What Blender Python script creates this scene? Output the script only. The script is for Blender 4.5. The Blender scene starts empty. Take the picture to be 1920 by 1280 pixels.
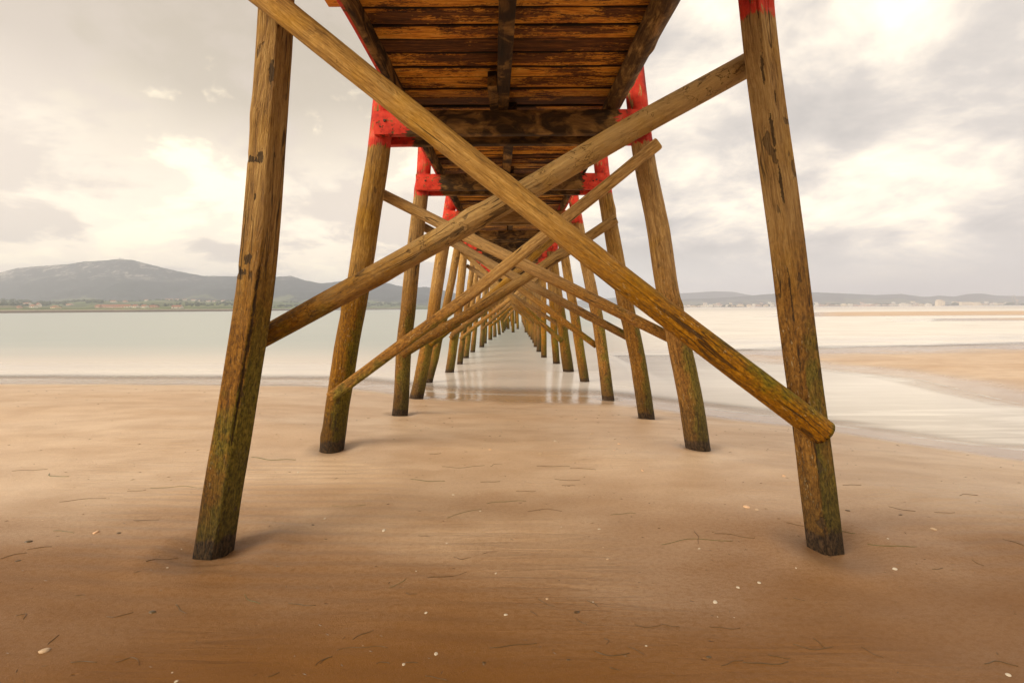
import bpy, bmesh, math, random
import numpy as np
from mathutils import Vector, Matrix, noise as mn

random.seed(7)
RNG = np.random.default_rng(11)
S = bpy.context.scene
COL = S.collection
R = math.radians
WATER_Z = -0.5
CAM_H = 1.8

# ------------------------------------------------------------------ camera
F_PX = 17.0 / 36.0 * 1920.0
PITCH = -math.atan(62.5 / F_PX)
ROT = Matrix.Rotation(math.pi / 2 + PITCH, 3, 'X') @ Matrix.Rotation(R(-0.35), 3, 'Z')
CAM = Vector((0, 0, CAM_H))
cd = bpy.data.cameras.new('camera')
cam = bpy.data.objects.new('camera', cd)
COL.objects.link(cam)
cd.lens = 17.0
cd.sensor_width = 36.0
cd.sensor_fit = 'HORIZONTAL'
cd.clip_start = 0.05
cd.clip_end = 40000
cam.matrix_world = Matrix.Translation(CAM) @ ROT.to_4x4()
S.camera = cam


def ray(u, v):
    return ROT @ Vector(((u - 960) / F_PX, -(v - 640) / F_PX, -1.0))


def PY(u, v, y):
    d = ray(u, v)
    return CAM + d * (y / d.y)


def PZ(u, v, z):
    d = ray(u, v)
    return CAM + d * ((z - CAM_H) / d.z)


def proj(p):
    q = ROT.transposed() @ (Vector(p) - CAM)
    return 960 + F_PX * q.x / -q.z, 640 - F_PX * q.y / -q.z


# ------------------------------------------------------------------ object helpers
def tag(o, label=None, cat=None, group=None, kind=None):
    if label: o['label'] = label
    if cat: o['category'] = cat
    if group: o['group'] = group
    if kind: o['kind'] = kind
    return o


def link(name, me, mat=None, parent=None, loc=(0, 0, 0)):
    o = bpy.data.objects.new(name, me)
    COL.objects.link(o)
    o.location = loc
    if mat is not None:
        for m in (mat if isinstance(mat, (list, tuple)) else [mat]):
            me.materials.append(m)
    if parent: o.parent = parent
    return o


def empty(name, loc=(0, 0, 0)):
    o = bpy.data.objects.new(name, None)
    o.empty_display_size = 0.3
    COL.objects.link(o)
    o.location = loc
    return o


def mesh(name, verts, faces, smooth=False, mats=None):
    me = bpy.data.meshes.new(name)
    me.from_pydata([tuple(v) for v in verts], [], faces)
    if smooth:
        me.polygons.foreach_set('use_smooth', [True] * len(me.polygons))
    if mats is not None:
        me.polygons.foreach_set('material_index', mats)
    me.update()
    return me


def fattr(me, name, vals):
    a = me.attributes.new(name, 'FLOAT', 'POINT')
    a.data.foreach_set('value', list(vals))


def sstep(a, b, x):
    t = np.clip((x - a) / (b - a), 0, 1)
    return t * t * (3 - 2 * t)


# numpy value noise -------------------------------------------------
_TAB = np.random.default_rng(3).random((256, 256))


def vnoise(x, y):
    x = np.asarray(x, float); y = np.asarray(y, float)
    xi = np.floor(x).astype(int); yi = np.floor(y).astype(int)
    fx = x - xi; fy = y - yi
    fx = fx * fx * (3 - 2 * fx); fy = fy * fy * (3 - 2 * fy)
    a = _TAB[xi % 256, yi % 256]; b = _TAB[(xi + 1) % 256, yi % 256]
    c = _TAB[xi % 256, (yi + 1) % 256]; d = _TAB[(xi + 1) % 256, (yi + 1) % 256]
    return (a * (1 - fx) + b * fx) * (1 - fy) + (c * (1 - fx) + d * fx) * fy - 0.5


def fbm(x, y, o=4):
    s = 0; a = 1.0
    for k in range(o):
        s = s + a * vnoise(x * 2 ** k + 17.3 * k, y * 2 ** k + 9.1 * k)
        a *= 0.5
    return s


# ------------------------------------------------------------------ node helpers
class NT:
    def __init__(self, name, world=False):
        if world:
            self.m = bpy.data.worlds.new(name)
        else:
            self.m = bpy.data.materials.new(name)
        self.m.use_nodes = True
        self.t = self.m.node_tree
        self.t.nodes.clear()

    def n(self, typ, ins=None, **props):
        nd = self.t.nodes.new(typ)
        for k, v in props.items(): setattr(nd, k, v)
        for k, v in (ins or {}).items(): self.set(nd, k, v)
        return nd

    def set(self, nd, k, v):
        s = nd.inputs[k]
        if isinstance(v, bpy.types.NodeSocket): self.t.links.new(v, s)
        else: s.default_value = v

    def math(self, op, a, b=0.0, c=None, clamp=False):
        nd = self.n('ShaderNodeMath', operation=op, use_clamp=clamp)
        self.set(nd, 0, a); self.set(nd, 1, b)
        if c is not None: self.set(nd, 2, c)
        return nd.outputs[0]

    def vmul(self, v, s):
        nd = self.n('ShaderNodeVectorMath', operation='MULTIPLY')
        self.set(nd, 0, v); self.set(nd, 1, s)
        return nd.outputs[0]

    def vadd(self, v, s):
        nd = self.n('ShaderNodeVectorMath', operation='ADD')
        self.set(nd, 0, v); self.set(nd, 1, s)
        return nd.outputs[0]

    def noise(self, vec, scale=1.0, detail=4.0, rough=0.55, dist=0.0):
        nd = self.n('ShaderNodeTexNoise', {'Vector': vec, 'Scale': scale, 'Detail': detail, 'Roughness': rough, 'Distortion': dist})
        return nd.outputs['Fac']

    def voro(self, vec, scale, out='Distance', feature='F1'):
        nd = self.n('ShaderNodeTexVoronoi', {'Vector': vec, 'Scale': scale}, feature=feature)
        return nd.outputs[out]

    def ramp(self, fac, stops, interp='LINEAR'):
        nd = self.n('ShaderNodeValToRGB', {'Fac': fac})
        cr = nd.color_ramp
        cr.interpolation = interp
        while len(cr.elements) < len(stops): cr.elements.new(0.5)
        for e, (p, c) in zip(cr.elements, stops):
            e.position = p
            e.color = (c[0], c[1], c[2], 1) if isinstance(c, (tuple, list)) else (c, c, c, 1)
        return nd.outputs['Color']

    def mr(self, v, a, b, c=0.0, d=1.0, smooth=True):
        nd = self.n('ShaderNodeMapRange', {'Value': v, 'From Min': a, 'From Max': b, 'To Min': c, 'To Max': d})
        nd.interpolation_type = 'SMOOTHSTEP' if smooth else 'LINEAR'
        nd.clamp = True
        return nd.outputs['Result']

    def mix(self, fac, a, b, blend='MIX'):
        nd = self.n('ShaderNodeMix', data_type='RGBA', blend_type=blend)
        self.set(nd, 0, fac)
        for i, v in ((6, a), (7, b)):
            if isinstance(v, (tuple, list)): v = (v[0], v[1], v[2], 1)
            self.set(nd, i, v)
        return nd.outputs[2]

    def xyz(self, v):
        nd = self.n('ShaderNodeSeparateXYZ', {0: v})
        return nd.outputs

    def comb(self, x, y, z):
        nd = self.n('ShaderNodeCombineXYZ', {0: x, 1: y, 2: z})
        return nd.outputs[0]

    def objattr(self, name):
        nd = self.n('ShaderNodeAttribute', attribute_type='OBJECT', attribute_name=name)
        return nd.outputs['Fac']

    def attr(self, name):
        return self.n('ShaderNodeAttribute', attribute_type='GEOMETRY', attribute_name=name).outputs['Fac']

    def bump(self, h, dist=0.01, strength=1.0, normal=None):
        ins = {'Height': h, 'Distance': dist, 'Strength': strength}
        if normal is not None: ins['Normal'] = normal
        return self.n('ShaderNodeBump', ins).outputs[0]

    def out(self, col, rough=0.7, normal=None, **kw):
        ins = {'Base Color': col if not isinstance(col, tuple) else (*col, 1), 'Roughness': rough}
        if normal is not None: ins['Normal'] = normal
        for k, v in kw.items(): ins[k.replace('_', ' ')] = v
        b = self.n('ShaderNodeBsdfPrincipled', ins)
        o = self.n('ShaderNodeOutputMaterial', {'Surface': b.outputs[0]})
        return self.m


def plain(name, col, rough=0.8, var=0.25, scale=0.5):
    t = NT(name)
    co = t.n('ShaderNodeTexCoord').outputs['Object']
    n = t.noise(co, scale, 4)
    c = t.mix(n, tuple(x * (1 - var) for x in col), tuple(min(1, x * (1 + var)) for x in col))
    return t.out(c, rough)


# ------------------------------------------------------------------ materials
def wood_log():
    t = NT('weathered_log')
    tc = t.n('ShaderNodeTexCoord').outputs['Object']
    rnd = t.n('ShaderNodeObjectInfo').outputs['Random']
    off = t.math('MULTIPLY', rnd, 37.0)
    co = t.vadd(tc, t.comb(off, off, off))
    geo = t.n('ShaderNodeNewGeometry')
    pz = t.xyz(geo.outputs['Position'])[2]
    nx = t.xyz(geo.outputs['Normal'])[0]
    warp = t.noise(co, 2.5, 2)
    cw = t.vadd(co, t.comb(t.math('MULTIPLY', warp, 0.05), t.math('MULTIPLY', warp, -0.04), 0.0))
    g1 = t.noise(t.vmul(cw, (38, 38, 1.6)), 1.0, 6, 0.66)
    g2 = t.noise(t.vmul(cw, (130, 130, 9.0)), 1.0, 4, 0.65)
    g3 = t.noise(t.vmul(cw, (58, 58, 24.0)), 1.0, 6, 0.74, 0.4)
    big = t.noise(co, 1.7, 4, 0.6)
    med = t.noise(t.vmul(co, (1, 1, 0.5)), 9.0, 5, 0.65, 0.5)
    g = t.math('ADD', t.math('MULTIPLY', g1, 0.5), t.math('MULTIPLY', g2, 0.5))
    tan = t.ramp(g, [(0.36, (.07, .034, .009)), (0.43, (.35, .19, .056)), (0.51, (.56, .335, .105)), (0.62, (.80, .54, .22))])
    tan = t.mix(t.mr(t.math('ADD', t.math('MULTIPLY', big, 0.6), t.math('MULTIPLY', g3, 0.4)), 0.42, 0.60, 0.0, 0.5), t.mix(0.35, tan, (.30, .18, .075)), tan)
    # flaking outer skin: pale plates with dark rims
    fk = t.noise(t.vmul(co, (20, 20, 8)), 1.0, 5, 0.68, 0.9)
    fkm = t.math('MULTIPLY', t.mr(fk, 0.50, 0.53), t.objattr('flaky'))
    tan = t.mix(t.math('MULTIPLY', fkm, 0.75), tan, t.mix(g2, (.20, .115, .04), (.36, .22, .09)))
    pal = t.objattr('pale')
    tan = t.mix(pal, tan, t.mix(g1, (.55, .36, .16), (.80, .60, .33)))
    # ochre lichen film in broad areas
    lich = t.mr(big, 0.46, 0.68)
    tan = t.mix(t.math('MULTIPLY', lich, 0.6), tan, t.ramp(g, [(0.34, (.17, .075, .008)), (0.5, (.42, .22, .025)), (0.66, (.58, .35, .075))]))
    # tide-stained lower part
    wob = t.math('MULTIPLY', t.math('SUBTRACT', med, 0.5), 0.9)
    hz = t.math('ADD', pz, wob)
    tide = t.mr(hz, 2.65, 1.55)
    gb = t.math('ADD', t.math('MULTIPLY', g3, 0.75), t.math('MULTIPLY', g1, 0.25))
    brown = t.ramp(gb, [(0.36, (.035, .013, .003)), (0.45, (.16, .064, .007)), (0.54, (.33, .145, .013)), (0.63, (.50, .26, .05))])
    c = t.mix(t.math('MULTIPLY', tide, 0.88), tan, brown)
    # pale barnacle and chip flecks on the stained part
    fl = t.noise(t.vmul(co, (60, 60, 22)), 1.0, 3, 0.6)
    fl2 = t.noise(co, 4.0, 2)
    fm = t.math('MULTIPLY', t.mr(fl, 0.60, 0.66), t.mr(fl2, 0.42, 0.62))
    fm = t.math('MULTIPLY', fm, t.mr(pz, 2.9, 1.2))
    c = t.mix(t.math('MULTIPLY', fm, 0.85), c, (.66, .48, .24))
    # green algae, on the side facing away from the sun and low down
    gn = t.noise(co, 3.2, 5, 0.65)
    side = t.math('ADD', t.math('MULTIPLY', nx, 0.30), t.math('MULTIPLY', gn, 1.0))
    lowf = t.mr(hz, 2.3, 0.3)
    gm = t.math('MULTIPLY', t.mr(t.math('ADD', side, t.math('MULTIPLY', lowf, 0.22)), 0.57, 0.82), t.mr(hz, 2.4, 1.3))
    gcol = t.ramp(g3, [(0.36, (.025, .03, .004)), (0.5, (.13, .135, .012)), (0.64, (.28, .24, .04))])
    c = t.mix(t.math('MULTIPLY', gm, 0.72), c, gcol)
    # foot of each post: wet, nearly black band
    fz = t.math('SUBTRACT', pz, t.objattr('foot_z'))
    low = t.mr(t.math('ADD', fz, t.math('MULTIPLY', t.math('SUBTRACT', gn, 0.5), 0.9)), 0.95, 0.15)
    c = t.mix(t.math('MULTIPLY', low, 0.62), c, t.ramp(g3, [(0.35, (.012, .011, .006)), (0.6, (.06, .042, .014))]))
    foot = t.mr(t.math('ADD', fz, t.math('MULTIPLY', t.math('SUBTRACT', med, 0.5), 0.16)), 0.13, 0.09)
    c = t.mix(t.math('MULTIPLY', foot, 0.88), c, t.ramp(g3, [(0.42, (.012, .009, .008)), (0.62, (.10, .06, .035))]))
    # bark chips gone
    ch = t.noise(t.vmul(co, (9, 9, 4.2)), 1.0, 3, 0.5, 0.35)
    cm = t.math('MULTIPLY', t.mr(ch, 0.655, 0.672, smooth=False), t.objattr('chips'))
    c = t.mix(t.math('MULTIPLY', cm, 0.85), c, t.ramp(g2, [(0.35, (.035, .022, .012)), (0.65, (.13, .08, .04))]))
    # rims of half-peeled bark
    pe = t.noise(t.vmul(co, (14, 14, 9)), 1.0, 3, 0.55, 0.8)
    rim = t.math('ABSOLUTE', t.math('SUBTRACT', pe, 0.56))
    rm = t.math('MULTIPLY', t.mr(rim, 0.013, 0.004), t.math('MULTIPLY', t.mr(t.noise(co, 2.3, 2), 0.42, 0.6), t.objattr('peel')))
    c = t.mix(t.math('MULTIPLY', rm, 0.8), c, (.09, .05, .018))
    # drying cracks along the grain
    ck = t.noise(t.vmul(cw, (12, 12, 0.55)), 1.0, 2, 0.4)
    ckd = t.math('ABSOLUTE', t.math('SUBTRACT', ck, 0.5))
    ckm = t.math('MULTIPLY', t.mr(ckd, 0.013, 0.004), t.mr(t.noise(t.vmul(co, (3, 3, 1.4)), 1.0, 2), 0.46, 0.6))
    c = t.mix(t.math('MULTIPLY', ckm, 0.8), c, (.045, .025, .012))
    # open checks and scars cut into the surface
    jag = t.noise(t.vmul(co, (22, 22, 9)), 1.0, 6, 0.75, 1.2)
    sn = t.math('ADD', t.math('MULTIPLY', t.math('SUBTRACT', med, 0.5), 0.9), t.math('MULTIPLY', t.math('SUBTRACT', jag, 0.5), 2.6))
    sm1 = t.mr(t.math('ADD', t.attr('seam'), sn), 0.42, 0.58)
    sm2 = t.mr(t.math('ADD', t.attr('scar'), sn), 0.46, 0.50)
    c = t.mix(t.math('MULTIPLY', t.math('MAXIMUM', sm1, sm2), 0.88), c, t.ramp(g2, [(0.35, (.02, .013, .008)), (0.65, (.075, .045, .022))]))
    dm = t.math('MULTIPLY', t.mr(med, 0.30, 0.55), t.objattr('darken'))  # blotchy darkening, strength set per log
    c = t.mix(dm, c, t.ramp(g1, [(0.35, (.015, .009, .005)), (0.65, (.09, .045, .016))]))
    tv = t.mr(t.math('FRACT', t.math('MULTIPLY', rnd, 7.31)), 0.0, 1.0, 0.66, 1.10, smooth=False)
    gv = t.mr(t.math('FRACT', t.math('MULTIPLY', rnd, 13.7)), 0.0, 1.0, 0.0, 0.16, smooth=False)
    hsv = t.n('ShaderNodeHueSaturation', {'Color': c, 'Value': tv, 'Saturation': t.math('SUBTRACT', 1.10, gv)})
    c = hsv.outputs[0]
    # red paint at the top
    pm = t.math('SUBTRACT', t.math('ADD', pz, t.math('MULTIPLY', t.math('SUBTRACT', g1, 0.5), 0.22)), t.objattr('paint_z'))
    pm = t.mr(pm, -0.006, 0.006, smooth=False)
    flake = t.math('MULTIPLY', t.mr(t.noise(t.vmul(co, (16, 16, 5)), 1.0, 6, 0.75), 0.585, 0.565, smooth=False), pm)
    red = t.ramp(t.noise(co, 6, 5), [(0.32, (.26, .014, .008)), (0.46, (.56, .032, .015)), (0.6, (.66, .055, .026)), (0.74, (.66, .13, .08))])
    c = t.mix(flake, c, red)
    rough = t.math('SUBTRACT', t.mr(g, 0.3, 0.7, 0.7, 0.85), t.math('MULTIPLY', flake, 0.15))
    hgt = t.math('ADD', t.math('MULTIPLY', g1, 0.6), t.math('MULTIPLY', g2, 0.35))
    hgt = t.math('ADD', hgt, t.math('MULTIPLY', g3, 0.4))
    hgt = t.math('SUBTRACT', hgt, t.math('MULTIPLY', ckm, 0.8))
    hgt = t.math('SUBTRACT', hgt, t.math('MULTIPLY', cm, 0.5))
    hgt = t.math('SUBTRACT', hgt, t.math('MULTIPLY', rm, 0.3))
    hgt = t.math('ADD', hgt, t.math('MULTIPLY', fm, 0.35))
    nrm = t.bump(hgt, 0.024, 1.0)
    return t.out(c, rough, nrm, Specular_IOR_Level=0.25)


def timber(name, red_x=False):
    """sawn timber under the deck: stained ochre and nearly black; red paint outside |x| > red_x of the object"""
    t = NT(name)
    tc = t.n('ShaderNodeTexCoord').outputs['Object']
    rnd = t.n('ShaderNodeObjectInfo').outputs['Random']
    off = t.math('MULTIPLY', rnd, 51.0)
    co = t.vadd(tc, t.comb(off, off, off))
    stretch = (3, 30, 30) if red_x else (30, 2.5, 30)
    g1 = t.noise(t.vmul(co, stretch), 1.0, 6, 0.65)
    bl = t.noise(t.vmul(co, (3, 3, 6)), 1.0, 5, 0.6, 0.8)
    oc = t.ramp(g1, [(0.32, (.10, .05, .015)), (0.5, (.28, .155, .045)), (0.68, (.42, .26, .10))])
    dk = t.ramp(g1, [(0.35, (.007, .005, .003)), (0.6, (.038, .020, .009))])
    dm = t.mr(t.math('ADD', bl, t.math('MULTIPLY', t.math('SUBTRACT', g1, 0.5), 0.5)), 0.36, 0.58)
    c = t.mix(t.math('MULTIPLY', dm, t.objattr('soot')), oc, dk)
    geo = t.n('ShaderNodeNewGeometry')
    if red_x:
        lx = t.math('ABSOLUTE', t.xyz(tc)[0])
        pm = t.mr(t.math('ADD', lx, t.math('MULTIPLY', t.math('SUBTRACT', t.noise(t.vmul(co, (6, 40, 40)), 1, 4), 0.5), 0.3)),
                  t.math('SUBTRACT', t.objattr('paint_x'), 0.006), t.math('ADD', t.objattr('paint_x'), 0.006), smooth=False)
    else:
        nx = t.xyz(geo.outputs['Normal'])[0]
        pm = t.math('MAXIMUM', t.mr(t.math('MULTIPLY', nx, t.objattr('paint_side')), 0.3, 0.5), t.mr(t.math('MULTIPLY', t.xyz(tc)[0], t.objattr('paint_side')), 0.006, 0.014))
    fl = t.mr(t.noise(t.vmul(co, (14, 9, 14)), 1.0, 5, 0.7), t.objattr('flake'), t.math('SUBTRACT', t.objattr('flake'), 0.03), smooth=False)
    pm = t.math('MULTIPLY', pm, fl)
    red = t.ramp(t.noise(co, 7, 5), [(0.32, (.26, .014, .008)), (0.46, (.56, .032, .015)), (0.6, (.66, .055, .026)), (0.74, (.66, .13, .08))])
    c = t.mix(pm, c, red)
    nrm = t.bump(t.math('ADD', g1, t.math('MULTIPLY', pm, 0.2)), 0.008, 0.9)
    return t.out(c, t.math('SUBTRACT', 0.8, t.math('MULTIPLY', pm, 0.18)), nrm, Specular_IOR_Level=0.25)


def plank_mat():
    t = NT('deck_plank_wood')
    tc = t.n('ShaderNodeTexCoord').outputs['Object']
    pr = t.attr('tone')
    co = t.vadd(tc, t.comb(t.math('MULTIPLY', pr, 31.0), 0.0, t.math('MULTIPLY', pr, 47.0)))
    g1 = t.noise(t.vmul(co, (2.2, 34, 34)), 1.0, 6, 0.66)
    g2 = t.noise(t.vmul(co, (9, 80, 80)), 1.0, 4, 0.65)
    bl = t.noise(t.vmul(co, (1.5, 5, 5)), 1.0, 5, 0.62, 0.5)
    g = t.math('ADD', t.math('MULTIPLY', g1, 0.65), t.math('MULTIPLY', g2, 0.35))
    oc = t.ramp(g, [(0.38, (.32, .09, .007)), (0.5, (.74, .33, .03)), (0.64, (.95, .60, .13))])
    dk = t.ramp(g, [(0.40, (.006, .003, .002)), (0.55, (.08, .020, .005)), (0.66, (.45, .15, .025))])
    th = t.mr(pr, 0.0, 1.0, 0.56, 0.33, smooth=False)
    spk = t.noise(t.vmul(co, (26, 60, 60)), 1.0, 5, 0.75)
    d = t.math('ADD', t.math('SUBTRACT', t.math('ADD', bl, t.math('MULTIPLY', t.math('SUBTRACT', g1, 0.5), 0.8)), th), t.math('MULTIPLY', t.math('SUBTRACT', spk, 0.5), 0.55))
    dm = t.mr(d, -0.05, 0.05)
    c = t.mix(t.math('MULTIPLY', dm, 0.94), oc, dk)
    ed = t.math('ADD', t.attr('edge'), t.math('MULTIPLY', t.math('SUBTRACT', bl, 0.5), 0.9))
    c = t.mix(t.math('MULTIPLY', t.mr(ed, 0.25, 0.7), 0.95), c, (.008, .006, .005))
    nrm = t.bump(g, 0.008, 0.8)
    return t.out(c, 0.72, nrm, Specular_IOR_Level=0.3)


def sand_mat():
    t = NT('wet_sand')
    geo = t.n('ShaderNodeNewGeometry')
    p = geo.outputs['Position']
    x, y, z = t.xyz(p)
    p2 = t.comb(x, y, 0.0)
    big = t.noise(t.vmul(p2, (0.22, 0.5, 1)), 1.0, 4, 0.55)
    med = t.noise(t.vmul(p2, (1.2, 2.4, 1)), 1.0, 5, 0.6)
    fine = t.noise(p2, 55.0, 3, 0.7)
    gr = t.noise(p2, 125.0, 4, 0.85)
    gm_ = t.noise(t.vmul(p2, (1, 1.5, 1)), 24.0, 4, 0.75)
    wet = t.mr(t.math('ADD', z, t.math('MULTIPLY', t.math('SUBTRACT', big, 0.5), 0.10)), -0.40, -0.475)
    base = t.mix(t.mr(big, 0.35, 0.65), (.62, .445, .295), (.71, .54, .38))
    damp_vignette = t.mr(t.math('ADD', y, t.math('ADD', t.math('MULTIPLY', t.math('SUBTRACT', big, 0.5), 4.0), t.math('MULTIPLY', t.math('SUBTRACT', med, 0.5), 0.5))), 5.3, 1.8)  # sand painted darker towards the camera as a vignette, partly a damp tone
    base = t.mix(t.math('MULTIPLY', damp_vignette, 0.92), base, (.165, .062, .006))
    base = t.mix(t.mr(med, 0.35, 0.7, 0, 0.3), base, (.30, .15, .05))
    base = t.mix(t.math('MULTIPLY', t.mr(damp_vignette, 0.0, 1.0, 0.22, 1.0), t.mr(gr, 0.30, 0.72, 0.0, 0.75)), base, (.17, .072, .014))
    gs = t.mr(damp_vignette, 0.0, 1.0, 0.22, 1.0)
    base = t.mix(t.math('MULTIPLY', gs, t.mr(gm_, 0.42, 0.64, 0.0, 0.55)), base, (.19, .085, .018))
    base = t.mix(t.mr(gr, 0.62, 0.70, 0.0, 0.5), base, (.60, .38, .16))
    base = t.mix(t.math('MULTIPLY', wet, 0.4), base, (.20, .14, .095))
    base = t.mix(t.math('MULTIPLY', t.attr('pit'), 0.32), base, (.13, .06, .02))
    rough = t.mix(wet, t.mr(big, 0.3, 0.7, 0.56, 0.44), t.mr(med, 0.3, 0.7, 0.10, 0.22))
    # long low ripples left by the ebbing tide
    rp = t.noise(t.vmul(p2, (1.1, 11.0, 1)), 1.0, 3, 0.5, 1.2)
    rmask = t.mr(t.noise(t.vmul(p2, (0.35, 0.5, 1)), 1.0, 2), 0.44, 0.62)
    rip = t.math('MULTIPLY', rp, rmask)
    h = t.math('ADD', t.math('MULTIPLY', rip, 1.0), t.math('MULTIPLY', med, 0.5))
    h = t.math('ADD', h, t.math('MULTIPLY', fine, 0.07))
    # small dimples and worm casts
    dim = t.voro(t.vmul(p2, (1, 1.6, 1)), 7.0)
    h = t.math('SUBTRACT', h, t.math('MULTIPLY', t.mr(dim, 0.14, 0.0), t.mr(t.noise(p2, 1.3, 2), 0.52, 0.6, 0, 0.5)))
    n1 = t.bump(h, t.math('MULTIPLY', t.math('SUBTRACT', 1.0, t.math('MULTIPLY', wet, 0.9)), 0.030), 0.7)
    n2 = t.bump(t.math('ADD', gr, gm_), t.mr(wet, 0.0, 0.7, 0.004, 0.0), 0.7, n1)
    return t.out(base, rough, n2, Specular_IOR_Level=t.math('MAXIMUM', t.mr(damp_vignette, 0.0, 1.0, 0.55, 0.12), wet))


def water_mat():
    t = NT('sea_water')
    geo = t.n('ShaderNodeNewGeometry')
    x, y, z = t.xyz(geo.outputs['Position'])
    p2 = t.comb(x, y, 0.0)
    dep = t.attr('depth')
    st = t.noise(t.vmul(p2, (0.05, 0.28, 1)), 1.0, 4, 0.55)
    st2 = t.noise(t.vmul(p2, (0.30, 2.6, 1)), 1.0, 5, 0.6, 0.6)
    wig = t.math('MULTIPLY', t.math('SUBTRACT', st2, 0.5), 0.05)
    d = t.math('ADD', dep, wig)
    deep = t.mix(st, (.40, .46, .475), (.48, .525, .52))
    shal = t.mix(st, (.66, .61, .57), (.72, .67, .63))
    c = t.mix(t.mr(dep, 0.12, 1.0), shal, deep)
    milk_sheen = t.math('MULTIPLY', t.attr('milk_sheen'), t.mr(t.noise(t.vmul(p2, (0.16, 0.30, 1)), 1.0, 4, 0.55, 0.5), 0.30, 0.62, 0.42, 1.0))
    milk_sheen = t.math('MULTIPLY', milk_sheen, t.mr(st2, 0.25, 0.75, 0.65, 1.0))
    c = t.mix(milk_sheen, c, (.92, .90, .86))  # bright sheen of the channel painted into the colour, with milky shallows
    foam = t.math('MULTIPLY', t.mr(dep, 0.022, 0.002), t.mr(st2, 0.30, 0.60, 0.0, 0.6))
    foam2 = t.math('MULTIPLY', t.mr(t.math('ABSOLUTE', t.math('SUBTRACT', d, 0.085)), 0.05, 0.0), t.mr(st, 0.4, 0.6, 0.2, 0.6))
    fo = t.math('MAXIMUM', foam, foam2)
    c = t.mix(t.math('MULTIPLY', fo, 0.7), c, (.82, .80, .77))
    rough = t.math('ADD', t.mr(dep, 0.0, 0.35, 0.10, 0.34), t.math('MULTIPLY', fo, 0.3))
    alpha = t.math('MAXIMUM', t.mr(dep, 0.012, 0.065, 0.08, 0.95), t.math('MULTIPLY', fo, 0.85))
    alpha = t.math('MAXIMUM', alpha, t.math('MULTIPLY', milk_sheen, t.mr(dep, 0.0, 0.035, 0.25, 0.9)))
    nrm = t.bump(t.math('ADD', t.math('MULTIPLY', st, 1.0), t.math('MULTIPLY', st2, 0.15)), 0.06, 0.35)
    return t.out(c, rough, nrm, Alpha=alpha, IOR=1.33, Specular_IOR_Level=0.32)


M_LOG = wood_log()
M_CAP = timber('cap_timber', True)
M_STR = timber('stringer_timber', False)
M_PLANK = plank_mat()
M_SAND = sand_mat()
M_WATER = water_mat()
M_IRON = plain('rusty_iron', (.05, .028, .018), 0.7, 0.5, 30)


# ------------------------------------------------------------------ beach shape
def interp(x, xs, ys):
    return np.interp(x, xs, ys)


def smooth_interp(x, xs, ys):
    """monotone cosine blend of interp samples so that the sand has no creases"""
    x = np.asarray(x, float)
    w = 0.0; s = 0.0
    for o in (-1.0, -0.5, 0, 0.5, 1.0):
        k = 1.2 - abs(o)
        s = s + k * np.interp(x + o, xs, ys); w += k
    return s / w


YS_X = [-60, -13, -6, -4.3, -1.9, 2.4, 4.0, 5.8, 6.7, 7.8, 12, 40]
YS_Y = [18, 15.8, 15.3, 14.6, 13.0, 12.2, 10.9, 9.6, 8.5, 7.6, 5.6, 1.0]
PITS = []          # scour pits round the near piles, filled in below


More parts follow.
